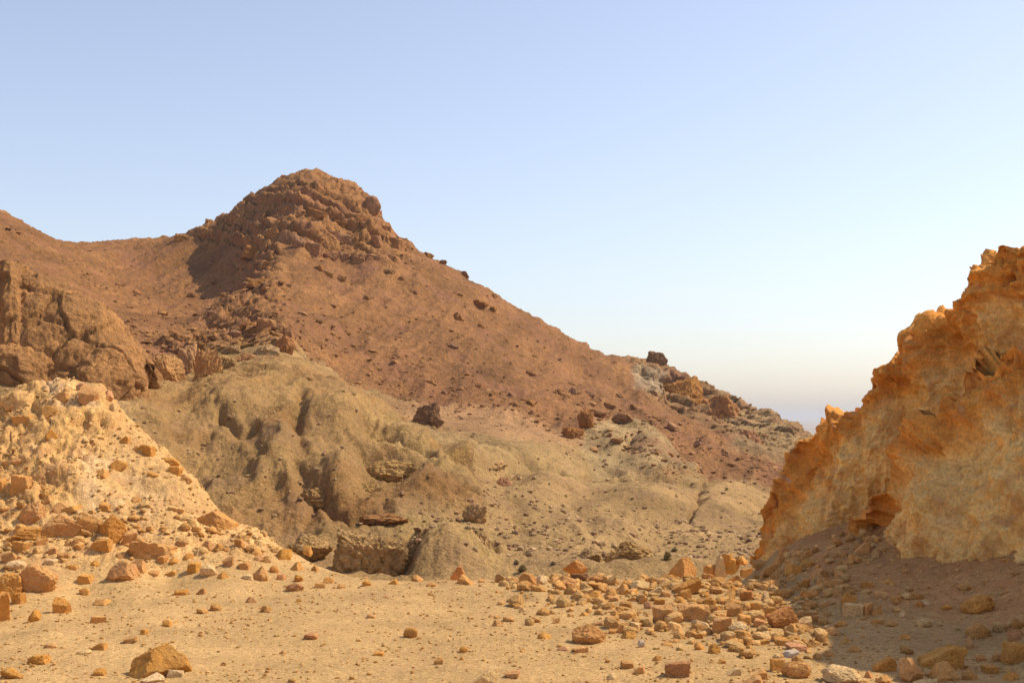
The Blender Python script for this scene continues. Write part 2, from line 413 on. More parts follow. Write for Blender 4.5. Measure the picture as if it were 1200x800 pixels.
# --- relief
disp = np.zeros(len(p3), np.float32)
idx = np.where(near)[0]; q = p3[idx]
disp[idx] += 0.07 * fbm(q * 0.6, 3, 11) * (1 - m_mound[idx]) + 0.02 * fbm(q * np.array([1.6, 3.2, 1.0]), 3, 17) + 0.014 * fbm(q * 7.0, 3, 12)
disp[idx] += m_rub[idx] * 0.10 * fbm(q * 1.6, 4, 13)
disp[idx] += m_talus[idx] * 0.13 * fbm(q * 1.3, 5, 14)
k = idx[m_mound[idx] > 0.01]; q = p3[k]
disp[k] += m_mound[k] * (0.16 * fbm(q * 1.1, 6, 15, 0.58) + 0.05 * fbm(q * 3.2, 4, 16, ridged=True))
k = idx[m_mrock[idx] > 0.01]; q = p3[k]
f1, fe, cid = voronoi(q * np.array([1.3, 1.3, 1.9]) + 0.25 * np.stack([fbm(q * 2, 2, 21), fbm(q * 2, 2, 22), fbm(q * 2, 2, 23)], 1), 31)
disp[k] += m_mrock[k] * (0.16 * (cid - 0.4) - 0.07 * sstep(0.14, 0.0, fe) + 0.12 * fbm(q * np.array([1.6, 1.6, 0.7]), 4, 24, ridged=True))
# far ground
k = np.where(~near & (m_mtn < 0.99))[0]; q = p3[k]; w = 1 - m_mtn[k]
warp = 7.0 * fbm(q * 0.05, 3, 40)
disp[k] += w * (0.16 * fbm(q * 1.3, 3, 46, 0.7) + 1.2 * fbm(q * 0.06, 3, 41) + 0.46 * fbm(q * 0.22, 6, 42, 0.6) + m_olive[k] * 0.32 * fbm(q * 0.35, 4, 45, 0.6, ridged=True))
gul = fbm(np.stack([(q[:, 0] + warp) * 0.16, q[:, 1] * 0.035, q[:, 2] * 0.05], 1), 4, 43, 0.55, ridged=True)
disp[k] += w * (0.3 + 0.4 * m_olive[k] + 0.4 * m_yell[k]) * 1.0 * gul
disp[k] += m_yell[k] * 0.15 * fbm(np.stack([q[:, 0] * 0.8, q[:, 1] * 0.15, q[:, 2] * 0.12], 1), 3, 44, ridged=True)
def carve(line, width, depth, y0, y1):
    # a gully or hollow worn into the slope along a line
    L = np.array(line, float); sel = np.where((y_ > y0) & (y_ < y1) & (px_ > L[:, 0].min() - 40) & (px_ < L[:, 0].max() + 40) & (py_ > L[:, 1].min() - 40) & (py_ < L[:, 1].max() + 40))[0]
    X = px_[sel] + 16 * fbm(p3[sel] * 0.22, 4, 91, 0.6); Yv = py_[sel] + 9 * fbm(p3[sel] * 0.22, 4, 92, 0.6)
    d = np.full(len(sel), 1e9)
    for a, b in zip(L[:-1], L[1:]):
        t = np.clip(((X - a[0]) * (b[0] - a[0]) + (Yv - a[1]) * (b[1] - a[1])) / ((b - a) ** 2).sum(), 0, 1)
        d = np.minimum(d, np.hypot(X - a[0] - t * (b[0] - a[0]), Yv - a[1] - t * (b[1] - a[1])))
    disp[sel] -= depth * np.exp(-(d / width) ** 2)
carve([(355, 465), (346, 495), (347, 530), (352, 560), (364, 602)], 8, 0.75, 60, 140)
carve([(298, 515), (312, 548), (332, 585)], 9, 0.5, 60, 140)
carve([(205, 515), (217, 545), (232, 582)], 10, 0.5, 60, 140)
carve([(425, 540), (450, 548), (478, 562)], 13, 2.6, 60, 140)
carve([(372, 590), (415, 606), (450, 600)], 7, 1.5, 60, 140)
carve([(258, 500), (285, 512), (300, 508)], 5, 1.0, 60, 140)
carve([(560, 560), (590, 585), (612, 620)], 9, 0.45, 60, 140)
carve([(826, 560), (818, 590), (808, 612)], 4, 0.9, 60, 200)
carve([(422, 496), (460, 511), (507, 534)], 6, 1.5, 60, 140)
carve([(470, 640), (505, 622), (545, 632), (575, 655)], 7, 1.2, 60, 140)
carve([(400, 640), (440, 655), (480, 668)], 8, 1.0, 60, 140)
carve([(525, 545), (560, 548), (600, 560)], 7, 1.2, 100, 160)
carve([(700, 655), (730, 648), (760, 650)], 6, 1.2, 60, 140)
carve([(640, 560), (665, 590), (690, 625)], 9, 0.4, 60, 170)
carve([(560, 520), (600, 530), (640, 545)], 5, 1.0, 110, 170)
def swell(px, py, rx, ry, h, y0, y1):
    # a rounded knoll or bench standing out of the slope
    sel = np.where((y_ > y0) & (y_ < y1) & (np.abs(px_ - px) < 2.6 * rx) & (np.abs(py_ - py) < 2.6 * ry))[0]
    X = px_[sel] + 0.35 * rx * fbm(p3[sel] * 0.12, 3, 93); Yv = py_[sel] + 0.35 * ry * fbm(p3[sel] * 0.12, 3, 94)
    d = ((X - px) / rx) ** 2 + ((Yv - py) / ry) ** 2
    disp[sel] += h * np.exp(-d ** 1.5)
swell(738, 527, 40, 20, 2.6, 140, 205)
swell(262, 478, 42, 22, 1.6, 85, 125)
swell(395, 490, 34, 22, 1.3, 80, 130)
swell(330, 545, 34, 36, 1.2, 70, 120)
swell(395, 560, 26, 26, 1.3, 70, 120)
swell(520, 645, 44, 26, 1.6, 60, 95)
swell(560, 535, 48, 14, 1.8, 105, 160)
swell(640, 580, 40, 14, 1.5, 90, 150)
swell(760, 590, 50, 14, 1.4, 90, 160)
swell(860, 590, 40, 14, 1.6, 90, 160)
swell(690, 628, 60, 12, 1.0, 65, 110)
swell(490, 575, 30, 18, 1.2, 75, 120)
carve([(470, 520), (540, 528), (610, 545), (660, 555)], 6, 1.5, 105, 175)
carve([(690, 556), (760, 560), (830, 572)], 5, 1.3, 130, 190)
k = np.where(~near & (m_mtn > 0.01))[0]; q = p3[k]; w = m_mtn[k]
top = sstep(262, 296, q[:, 1])
disp[k] += w * ((1 - top) * 1.4 * fbm(q * 0.022, 3, 51) + (1 - 0.5 * top) * 1.1 * fbm(q * 0.09, 4, 52, 0.55) + 0.45 * fbm(q * 0.45, 3, 53, 0.6) + 0.40 * fbm(q * 0.9, 3, 55, 0.75))
disp[k] += w * 1.2 * fbm(np.stack([(q[:, 0] - q[:, 2] * 0.6) * 0.09, q[:, 1] * 0.02, q[:, 2] * 0.02], 1), 3, 54, ridged=True)
rocky = np.clip(m_peak + m_spur * 1.2 + m_ridge * 1.35 + m_lside * 0.25, 0, 2.0)
k = np.where(rocky > 0.02)[0]; q = p3[k]; w = rocky[k]
h = q[:, 2] + 0.36 * q[:, 0] + 1.4 * fbm(q * 0.05, 3, 61)
st = h / 2.7; fr = st - np.floor(st)
band = (_hash(np.floor(st).astype(np.int32), np.zeros(len(k), np.int32), np.zeros(len(k), np.int32), 5) & 255).astype(np.float32) / 255
ledge = (1 - (1 - fr) ** 2.5) * (0.6 + band)
f1, fe, cid = voronoi(np.stack([q[:, 0] / 6.5, q[:, 1] / 6.0, h / 2.9], 1) + 0.5 * fbm(q * 0.25, 3, 62)[:, None], 63)
cap = 1 - 0.75 * sstep(222, 206, py_[k]) * m_peak[k]
out = cap * (2.0 * ledge + 1.3 * (cid - 0.5) - 0.55 * sstep(0.12, 0.0, fe)) + 0.9 * fbm(q * 0.16, 5, 64, 0.6) + 0.5 * fbm(q * 0.7, 3, 65, ridged=True) - 0.9
pos_d = p3.copy()
pos_d += n3 * disp[:, None]
push = np.array([0.25, -0.9, 0.35])
pos_d[k] += (w * out)[:, None] * push[None, :]

# keep the skyline where the hills really end
zz_ = pos_d[:, 2].reshape(RN, CN); yy_ = pos_d[:, 1].reshape(RN, CN); far_rows = np.where(YR > 250)[0]
act = HZ - ((zz_ - E) / yy_ * F)[far_rows].max(0)
want = np.interp(PXC, [q_[0] for q_ in SKYLINE], [q_[1] for q_ in SKYLINE])
dl = act - want
ker = np.ones(17) / 17.0
dl = np.convolve(np.pad(dl, 8, mode='edge'), ker, 'valid')
dl = np.where((PXC > -300) & (PXC < 960), dl, 0)
zz_ += dl[None, :] * yy_ / F * sstep(225, 285, YR)[:, None]
pos_d[:, 2] = zz_.ravel()

# --- colours (what the ground itself is made of)
def C(*a): return np.array(a, np.float32)
col = np.zeros((len(p3), 3), np.float32) + C(0.365, 0.222, 0.086)
def blend(m, c):
    global col
    col = col * (1 - m[:, None]) + m[:, None] * c
nzc = fbm(p3 * 0.05, 4, 71)
blend(np.clip(m_olive, 0, 1) * 0.95, C(0.335, 0.194, 0.069))
blend(np.clip(m_yell, 0, 1) * 0.8, C(0.40, 0.25, 0.088))
blend(m_terr * 0.8, C(0.36, 0.228, 0.09))
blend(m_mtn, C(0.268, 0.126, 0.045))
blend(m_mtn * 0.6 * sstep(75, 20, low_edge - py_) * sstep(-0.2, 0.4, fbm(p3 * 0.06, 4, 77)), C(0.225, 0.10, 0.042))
blend(m_pink * 0.9, C(0.39, 0.212, 0.092))
blend(m_palemound * 0.9, C(0.35, 0.235, 0.105))
blend(np.clip(m_peak + m_spur * 0.8, 0, 1), C(0.36, 0.17, 0.06))
blend(m_ridge * 0.9, C(0.33, 0.185, 0.078))
blend(m_pale * 0.6, C(0.44, 0.345, 0.21))
k_olr = np.where(y_ > 200, poly_mask(px_, py_, [(840, 462), (905, 485), (950, 515), (925, 540), (860, 520)], 10), 0)
blend(k_olr * 0.7, C(0.34, 0.23, 0.105))
blend(np.where(near, 1.0, 0.0).astype(np.float32), C(0.49, 0.303, 0.12))
blend(m_mound, C(0.60, 0.355, 0.135))
blend(m_mrock * 0.8, C(0.62, 0.345, 0.115))
blend(m_white * 0.4 * sstep(-0.35, 0.55, fbm(p3 * 1.4, 4, 72)), C(0.76, 0.57, 0.36))
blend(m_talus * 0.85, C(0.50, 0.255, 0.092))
wash = fbm(p3 * np.array([0.35, 0.9, 0.5]), 5, 78, 0.6)
col *= (1 + np.where(near, 0.22, 0.0) * wash)[:, None]
col *= (1 + 0.22 * nzc)[:, None]
blend(np.where(near, 0, 0.6) * (1 - m_mtn) * (1 - 0.6 * m_olive) * sstep(0.12, 0.5, fbm(p3 * np.array([0.05, 0.03, 0.2]), 5, 75, 0.6)), C(0.33, 0.185, 0.085))
mot = fbm(p3 * np.array([0.16, 0.1, 0.16]), 5, 73, 0.65)
col *= (1 + np.where(near, 0.0, 0.34) * mot)[:, None]
stk = fbm(np.stack([(p3[:, 0] - p3[:, 2] * 0.75) * 0.12, p3[:, 1] * 0.012, p3[:, 2] * 0.02], 1), 4, 76, 0.6)
col *= (1 + m_mtn * (1 - m_peak) * 0.38 * stk)[:, None]
col *= (1 - (m_olive * 0.3 * sstep(-0.1, 0.5, fbm(p3 * 0.12, 4, 74)))[:, None] * C(0.4, 0.8, 1.0))

VID = np.arange(RN * CN).reshape(RN, CN)
FACES = grid_faces(RN, CN)
fc_r = (FACES[:, 0] // CN); fc_c = FACES[:, 0] % CN
fm = lambda a: a[FACES[:, 0]]
zone = np.full(len(FACES), 1)                       # 1 valley and foothills
zone[fm(near)] = 0                                   # 0 gravel flat
zone[(fm(m_mound) > 0.35)] = 2                       # 2 left slope
zone[(fm(m_talus) > 0.35)] = 3                       # 3 talus
zone[(fm(m_mtn) > 0.5)] = 4                          # 4 mountain
zone[(fm(m_mtn) > 0.5) & (fm(px_) > 735) & (fm(y_) > 245)] = 5
def zone_mesh(name, z, mat):
    f = FACES[zone == z]
    used = np.unique(f); remap = np.full(RN * CN, -1, np.int32); remap[used] = np.arange(len(used))
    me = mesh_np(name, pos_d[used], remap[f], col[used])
    return add_obj(name, me, mat=MAT[mat], kind='structure')
ground = zone_mesh('ground', 0, 'gravel')
valley = zone_mesh('valley', 1, 'hills')
hillside = zone_mesh('hillside', 2, 'slope')
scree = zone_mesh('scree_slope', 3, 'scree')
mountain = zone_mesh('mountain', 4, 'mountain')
ridge = zone_mesh('far_ridge', 5, 'mountain')
ground['label'] = 'sunlit pale gravel flat strewn with stones in the foreground'
valley['label'] = 'eroded olive and tan foothills and valley floor below the mountain'
hillside['label'] = 'pale crumbling sunlit mound at the left edge'
scree['label'] = 'shaded rubble slope under the ochre cliff'
mountain['label'] = 'red brown scree mountain with a rocky domed peak'
ridge['label'] = 'rocky brown ridge running down to the right beyond the mountain'

ZD = (pos_d[:, 2]).reshape(RN, CN)
def ground_z(x, y):
    """height of the finished ground at x, y (bilinear on the grid)"""
    x = np.atleast_1d(np.asarray(x, float)); y = np.atleast_1d(np.asarray(y, float))
    px = 600 + x * F / y
    i = np.clip(np.searchsorted(PXC, px) - 1, 0, CN - 2); j = np.clip(np.searchsorted(YR, y) - 1, 0, RN - 2)
    a = np.clip((px - PXC[i]) / (PXC[i + 1] - PXC[i]), 0, 1); b = np.clip((y - YR[j]) / (YR[j + 1] - YR[j]), 0, 1)
    return ZD[j, i] * (1 - a) * (1 - b) + ZD[j, i + 1] * a * (1 - b) + ZD[j + 1, i] * (1 - a) * b + ZD[j + 1, i + 1] * a * b
def hit(px, py, ymin=8.0, ymax=430.0):
    """distance at which the line of sight through px, py meets the ground"""
    ys = YR[(YR >= ymin) & (YR <= ymax)]
    zz = ground_z((px - 600) / F * ys, ys)
    s = HZ - (zz - E) * F / ys - py                  # negative once the ground is above the line
    below = np.where(s <= 0)[0]
    if len(below) == 0: return ys[-1]
    k = below[0]
    if k == 0: return ys[0]
    t = s[k - 1] / (s[k - 1] - s[k] + 1e-9)
    return ys[k - 1] + t * (ys[k] - ys[k - 1])

# far plain, out to the horizon
S = 90000.0
pm = mesh_np('plain', [(-S, -S, -92), (S, -S, -92), (S, S, -92), (-S, S, -92)], np.array([[0, 1, 2, 3]]))
pl = add_obj('plain', pm, mat=MAT['plain'], kind='structure')
pl['label'] = 'hazy blue desert plain far below the ridge'

# ------------------------------------------------------------------ rock shapes
_ico = {}
def ico(sub):
    if sub not in _ico:
        bm = bmesh.new(); bmesh.ops.create_icosphere(bm, subdivisions=sub, radius=1.0)
        v = np.array([x.co[:] for x in bm.verts], np.float32); f = np.array([[x.index for x in p.verts] for p in bm.faces], np.int32)
        bm.free(); v /= np.linalg.norm(v, axis=1, keepdims=True); _ico[sub] = (v, f)
    return _ico[sub]

def rock_shape(seed, sub=3, shape='a', amp=0.06, hard=16.0, crack=0.0):
    """unit rock, about -1..1: a body cut by planes, then roughened"""
    r = np.random.default_rng(seed)
    v, f = ico(sub)
    def rp(n, lo, hi):
        d = r.normal(size=(n, 3)); d /= np.linalg.norm(d, axis=1, keepdims=True)
        return d, r.uniform(lo, hi, n)
    box = np.array([(1, 0, 0), (-1, 0, 0), (0, 1, 0), (0, -1, 0), (0, 0, 1), (0, 0, -1)], float)
    if shape == 'b':        # block
        n0 = box + r.normal(size=box.shape) * 0.10; d0 = np.full(6, 0.92); n1, d1 = rp(5, 1.05, 1.3)
    elif shape == 's':      # slab
        n0 = box + r.normal(size=box.shape) * 0.16; d0 = np.full(6, 0.95); n1, d1 = rp(7, 0.95, 1.25)
    elif shape == 'p':      # pyramid
        a = np.linspace(0, 2 * math.pi, 5)[:-1] + r.uniform(0, 1.5)
        n0 = np.array([(math.cos(t), math.sin(t), r.uniform(.25, .9)) for t in a] + [(0, 0, -1), (r.normal() * .3, r.normal() * .3, 1)]); d0 = np.array([.62, .55, .66, .58, .9, .62]); n1, d1 = rp(7, 0.75, 1.0)
    elif shape == 'w':      # wedge
        n0 = np.vstack([box + r.normal(size=box.shape) * 0.08, [(-0.75, 0.1, 0.8)]]); d0 = np.append(np.full(6, 0.95), 0.42); n1, d1 = rp(4, 0.95, 1.25)
    elif shape == 'r':      # rounded
        n0, d0 = rp(26, 0.86, 1.05); n1, d1 = rp(4, 0.9, 1.0)
    else:                   # angular
        n0, d0 = rp(9, 0.62, 0.95); n1, d1 = rp(5, 0.8, 1.0)
    n = np.vstack([n0, n1]); n /= np.linalg.norm(n, axis=1, keepdims=True); d = np.append(d0, d1)
    g = np.maximum(v @ n.T, 0) / d
    rad = 1.0 / np.maximum((g ** hard).sum(1) ** (1 / hard), 0.3)
    rad = np.minimum(rad, 1.7)
    if amp and sub >= 2:
        o = r.uniform(-50, 50, 3)
        p = v * rad[:, None]
        rad = rad * (1 + amp * fbm(p * 1.6 + o, 4 if sub < 5 else 6, seed, 0.58) + amp * 0.6 * fbm(p * 3.5 + o, 3, seed + 3, ridged=True))
        if crack:
            f1, fe, cid = voronoi(p * 1.9 + o + 0.15 * fbm(p * 3, 2, seed)[:, None], seed)
            rad = rad * (1 + crack * (cid - 0.5) - crack * 0.9 * sstep(0.16, 0, fe))
    p = v * rad[:, None]
    lo, hi = p.min(0), p.max(0)
    return (p - (lo + hi) / 2) / ((hi - lo) / 2), f

LIB = {}
def lib_mesh(shape, k, sub=3, amp=0.07):
    key = (shape, k, sub)
    if key not in LIB:
        v, f = rock_shape(100 + 37 * k + ord(shape), sub, shape, amp if shape != 'r' else 0.12, 18 if shape == 'r' else 48)
        me = mesh_np('stone', v, f, smooth=True)
        me.set_sharp_from_angle(angle=math.radians(24))
        LIB[key] = me
    return LIB[key]
MATLIB = {}
def lib_mat_mesh(shape, k, mat, sub=3):
    key = (shape, k, mat, sub)
    if key not in MATLIB:
        me = lib_mesh(shape, k, sub).copy(); me.materials.clear(); me.materials.append(MAT[mat]); MATLIB[key] = me
    return MATLIB[key]

count = [0]
def place_stone(px, base, w, h, shape='a', mat='rock', name='stone', label=None, cat='stone', group=None, tilt=0.0, ymin=8.0, ymax=40.0, Y=None, depth=None, sub=3, sink=0.28, unique=None):
    """a stone whose foot shows at px, base; w, h its size in the picture, turned into metres at its own distance"""
    i = count[0]; count[0] += 1
    r = np.random.default_rng(1000 + i)
    Yh = Y if Y else hit(px, base - 1.0, ymin, ymax)
    W2 = w / F * Yh / 2
    D2 = W2 * (depth if depth else r.uniform(0.65, 0.95))
    D2 = max(D2, h / F * Yh / 2 * 0.7)
    Yc = Yh + D2 * 0.7
    H2 = h / F * Yh / 2 * (1 + sink)
    x = (px - 600) / F * Yc
    zg = E - (base - HZ) / F * Yh
    z = zg - 2 * H2 * sink * 0.8 + H2
    if unique is not None:
        v, f = rock_shape(unique, 5, shape, 0.075 if shape != 'r' else 0.13, 20 if shape == 'r' else 44, 0.05)
        me = mesh_np(name, v, f); me.materials.append(MAT[mat]); me.set_sharp_from_angle(angle=math.radians(24))
    else:
        me = lib_mat_mesh(shape, i % 7, mat, sub)
    o = add_obj(name, me, label=label, cat=cat, group=group)
    o.location = (x, Yc, z)
    o.scale = (W2, D2, H2)
    flip = 1 if r.random() < 0.5 else -1
    if shape in 'ar':
        # turning a lumpy rock about its own axis keeps its outline close to w x h
        o.scale = (W2 * flip, D2, H2)
    o.rotation_euler = (r.uniform(-.1, .1), math.radians(tilt) + r.uniform(-.06, .06), r.uniform(-.25, .25))
    return o

# ------------------------------------------------------------------ the ochre cliff on the right
def wall_mesh(name, pairs, cols, rows, back_rows, back, seed, crust, bulges):
    P = np.array(pairs, float)                       # base px,py,Y, crest px,py,Y
    b = np.stack([at(*r[:3]) for r in P]); c = np.stack([at(*r[3:]) for r in P])
    b[:, 2] -= 0.45
    t_in = np.concatenate(cols)
    idx = np.arange(len(P))
    B = np.stack([np.interp(t_in, idx, b[:, k]) for k in range(3)], 1); Cc = np.stack([np.interp(t_in, idx, c[:, k]) for k in range(3)], 1)
    tt = np.linspace(0, 1, rows)
    face = B[None] * (1 - tt)[:, None, None] + Cc[None] * tt[:, None, None]
    d = np.geomspace(0.03, back, back_rows)
    bd = np.array([0.72, 0.69, 0.0])
    bk = Cc[None] + d[:, None, None] * bd[None, None]
    bk[..., 2] -= (0.12 * d + 0.05 * d ** 2)[:, None]
    g = np.concatenate([face, bk], 0)
    R, Cn = g.shape[:2]
    for _ in range(3):
        g[1:-1, 1:-1] = (g[1:-1, 1:-1] * 2 + g[:-2, 1:-1] + g[2:, 1:-1] + g[1:-1, :-2] + g[1:-1, 2:]) / 6
    n = np.cross(np.gradient(g, axis=1), np.gradient(g, axis=0)); n /= np.linalg.norm(n, axis=-1, keepdims=True) + 1e-9
    n[(n @ np.array([-0.6, -0.75, 0.25])) < 0] *= -1
    for _ in range(40):                               # broad directions only, so that relief does not fan out at the brow
        n[1:-1, 1:-1] = (n[1:-1, 1:-1] + n[:-2, 1:-1] + n[2:, 1:-1] + n[1:-1, :-2] + n[1:-1, 2:]) / 5
    n /= np.linalg.norm(n, axis=-1, keepdims=True) + 1e-9
    n = n.reshape(-1, 3)
    q = g.reshape(-1, 3)
    tv = np.repeat(np.concatenate([tt, 1 + d / back * 0.4]), Cn)
    sv = np.tile(t_in, R)
    hgt = np.tile(np.clip((Cc[:, 2] - B[:, 2] - 1.0) / 1.6, 0.2, 1.0), R)
    big = fbm(q * 0.62 + seed, 4, seed, 0.5)
    lump = fbm(q * 1.7 + seed, 4, seed + 9, 0.55)
    run = fbm(np.stack([q[:, 0] * 2.6, q[:, 1] * 2.6, q[:, 2] * 0.55], 1), 4, seed + 17, 0.55, ridged=True)
    f1, fe, cid = voronoi(q * np.array([1.5, 1.5, 1.9]) + 0.35 * lump[:, None], seed + 3)
    nz = fbm(q * 0.9 + 5, 4, seed + 23)
    pit = voronoi(q * np.array([3.6, 3.6, 2.6]) + 0.3 * lump[:, None], seed + 5)[0]
    cr = sstep(crust - 0.07, crust + 0.05, tv + 0.13 * nz)           # crust along the brow
    under = sstep(crust - 0.28, crust - 0.08, tv + 0.13 * nz) * (1 - cr)
    knob = np.maximum(0, 0.42 - f1) * 1.1
    fine = fbm(q * 5.5, 4, seed + 31, 0.6)
    low = sstep(0.0, 0.2, tv)
    rib = fbm(np.stack([q[:, 0] * 0.95, q[:, 1] * 0.95, q[:, 2] * 0.28], 1) + seed, 4, seed + 57)
    off = 0.42 * big + 0.58 * rib + 0.24 * lump + (1 - cr) * 0.13 * run + cr * hgt * (0.10 + 0.12 * (cid - 0.4) + 0.22 * lump + 0.12 * fbm(q * 1.9, 4, seed + 71, 0.55, ridged=True)) - 0.24 + (1 - cr) * 0.05 * fbm(q * 3.0, 4, seed + 73, 0.6, ridged=True) - under * 0.16 + 0.08 * fine + cr * 0.14 * fbm(q * 3.3, 3, seed + 61) - 0.03 * sstep(0.1, 0, fe) * cr + 0.05 * fbm(q * 6.5, 3, seed + 81, 0.6, ridged=True) - 0.07 * sstep(0.42, 0.05, pit) * sstep(-0.1, 0.4, nz) - 0.03 * sstep(0.07, 0, fe)
    off *= 0.35 + 0.65 * low
    qx = 600 + q[:, 0] * F / q[:, 1]; qy = HZ - (q[:, 2] - E) * F / q[:, 1]
    for bx, by, brx, bry, ba in bulges:               # buttresses, brows and recesses of this wall
        off += 0.9 * ba * np.exp(-((qx + 8 * lump - bx) / brx) ** 2 - ((qy + 8 * nz - by) / bry) ** 2) * (tv <= 1.05)
    v = q + n * off[:, None]
    v[:, 2] += sstep(0.82, 1.0, tv) * (0.12 * fbm(q * np.array([1.6, 1.6, 0.6]), 3, seed + 77, 0.5) + 0.03 * fine)
    yel, org, grey, red = C(0.94, 0.585, 0.20), C(0.84, 0.35, 0.064), C(0.66, 0.42, 0.21), C(0.56, 0.185, 0.03)
    colr = np.zeros_like(q, dtype=np.float32) + yel
    def bl(m, cc):
        nonlocal colr
        colr = colr * (1 - m[:, None]) + m[:, None] * cc
    bl(sstep(0.12, 0.5, fbm(q * 1.1, 4, seed + 41)) * 0.38, org)
    bl(sstep(0.2, 0.55, fbm(np.stack([q[:, 0] * 2.2, q[:, 1] * 2.2, q[:, 2] * 0.8], 1), 4, seed + 43)) * 0.38, grey)
    bl(cr * 0.92, org * 0.9)
    bl(cr * sstep(0.0, 0.5, lump) * 0.7, red)
    bl(cr * sstep(0.5, 0.68, fbm(q * 3.1, 3, seed + 47)) * 0.8, C(0.74, 0.60, 0.45))
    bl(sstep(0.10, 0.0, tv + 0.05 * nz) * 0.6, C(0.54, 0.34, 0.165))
    F_ = grid_faces(R, Cn)
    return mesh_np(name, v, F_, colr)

WALL = [(878, 668, 27.6, 880, 662, 27.7), (893, 658, 27.2, 891, 640, 27.5), (905, 652, 26.6, 898, 600, 27.3), (920, 646, 26.3, 911, 579, 27.1), (930, 642, 26, 921, 562, 27), (960, 628, 25.6, 949, 527, 26.6),
        (990, 618, 25.2, 959, 505, 26.3), (1000, 614, 25.1, 981, 494, 26.1), (1020, 606, 25, 1009, 476, 25.9), (1040, 595, 25, 1026, 446, 25.5), (1048, 592, 25, 1036, 428, 25.3), (1060, 590, 24.8, 1056, 424, 25.1),
        (1070, 590, 24.6, 1061, 403, 25), (1090, 590, 24.3, 1080, 399, 24.6), (1100, 590, 24.2, 1085, 382, 24.5), (1130, 590, 23.7, 1116, 374, 24.1), (1145, 590, 23.4, 1124, 352, 23.8), (1160, 590, 23.2, 1138, 328, 23.5), (1170, 595, 22.9, 1142, 311, 23.3),
        (1180, 600, 22.6, 1153, 304, 23.2), (1205, 608, 22.1, 1179, 302, 22.8), (1215, 612, 21.9, 1186, 285, 22.7), (1240, 620, 21.4, 1202, 279, 22.5),
        (1320, 640, 19.5, 1290, 205, 20.6), (1420, 680, 17.2, 1385, 115, 18.8), (1600, 730, 14, 1610, 10, 15.4), (2000, 800, 10.3, 2300, -130, 10.6)]
wall_me = wall_mesh('cliff', WALL, (np.linspace(0, 22, 320)[:-1], np.linspace(22, 26, 40)), 190, 30, 5.0, 3, 0.83, [(1085, 435, 24, 60, 0.40), (1118, 440, 9, 60, -0.40), (1150, 360, 30, 40, 0.30), (1035, 435, 16, 8, 0.25), (985, 498, 34, 12, 0.10), (960, 560, 14, 40, -0.2), (1010, 540, 30, 50, 0.2), (1150, 316, 18, 12, 0.35), (1072, 400, 10, 8, 0.3), (1060, 520, 8, 40, -0.3)])
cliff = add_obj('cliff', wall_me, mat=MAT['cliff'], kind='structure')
cliff['label'] = 'shaded ochre cliff with dark orange overhanging crust on the right'
SPUR = [(1020, 650, 23, 1022, 640, 23.1), (1030, 648, 22.4, 1036, 605, 22.8), (1042, 655, 21.6, 1052, 560, 22.6), (1060, 668, 20.8, 1070, 522, 22.4), (1080, 676, 20.3, 1090, 500, 22.2),
        (1110, 678, 19.9, 1120, 475, 21.9), (1140, 674, 19.6, 1148, 432, 21.6), (1170, 668, 19.3, 1168, 410, 21.3), (1210, 662, 18.9, 1205, 394, 20.9), (1300, 665, 17.8, 1310, 345, 19.6), (1420, 690, 16, 1450, 300, 17.5)]
spur_me = wall_mesh('buttress', SPUR, (np.linspace(0, 8, 230)[:-1], np.linspace(8, 10, 30)), 190, 26, 3.6, 8, 0.84, [(1086, 510, 20, 12, 0.40), (1070, 540, 14, 12, 0.35), (1180, 402, 30, 9, 0.28), (1160, 440, 14, 20, -0.10), (1095, 600, 26, 60, 0.25), (1130, 590, 8, 50, -0.2), (1170, 590, 22, 60, 0.2)])
butt = add_obj('buttress', spur_me, parent=cliff, mat=MAT['cliff'])
butt['label'] = 'lower yellow ochre buttress in front of the cliff'

# ------------------------------------------------------------------ rock masses in the hills
def mass(name, px, base, w, h, Y, shape, seed, mat, label, cat='rock', parent=None, sub=5, amp=0.13, crack=0.10, depth=0.8, tilt=0.0, rz=0.0, group=None, sink=0.22, hard=26.0, flute=0.0):
    if w < 28: sub = min(sub, 4)
    if Y is None: Y = hit(px, base - h * 0.3, 240, 330) - 0.5
    W2 = w / F * Y / 2; H2 = h / F * Y / 2 * (1 + sink); D2 = W2 * depth
    v, f = rock_shape(seed, sub, shape, amp, hard, crack)
    v = v * np.array([W2, D2, H2])
    vn = v / (np.linalg.norm(v, axis=1, keepdims=True) + 1e-6)
    if sub >= 5 or parent is None:
        sz = max(W2, H2)
        v = v + vn * (sz * (0.10 * fbm(v / sz * 2.2 + seed, 5, seed + 5, 0.62) + 0.06 * fbm(v / sz * 4.5 + seed, 4, seed + 6, 0.6, ridged=True)))[:, None]
        if flute:
            v = v + vn * (sz * flute * fbm(np.stack([v[:, 0] / sz * 7, v[:, 1] / sz * 7, v[:, 2] / sz * 0.9], 1) + seed, 3, seed + 7, ridged=True))[:, None]
    me = mesh_np(name, v, f)
    me.set_sharp_from_angle(angle=math.radians(26))
    me.materials.append(MAT[mat])
    o = add_obj(name, me, label=label if parent is None else None, cat=cat if parent is None else None, group=group)
    p = at(px, base, Y); loc = Vector((p[0], Y + D2 * 0.5, p[2] - 2 * H2 * sink + H2))
    if parent is not None:
        o.parent = parent; loc = loc - Vector(parent.location)
    o.location = loc
    o.rotation_euler = (0, math.radians(tilt), rz)
    return o

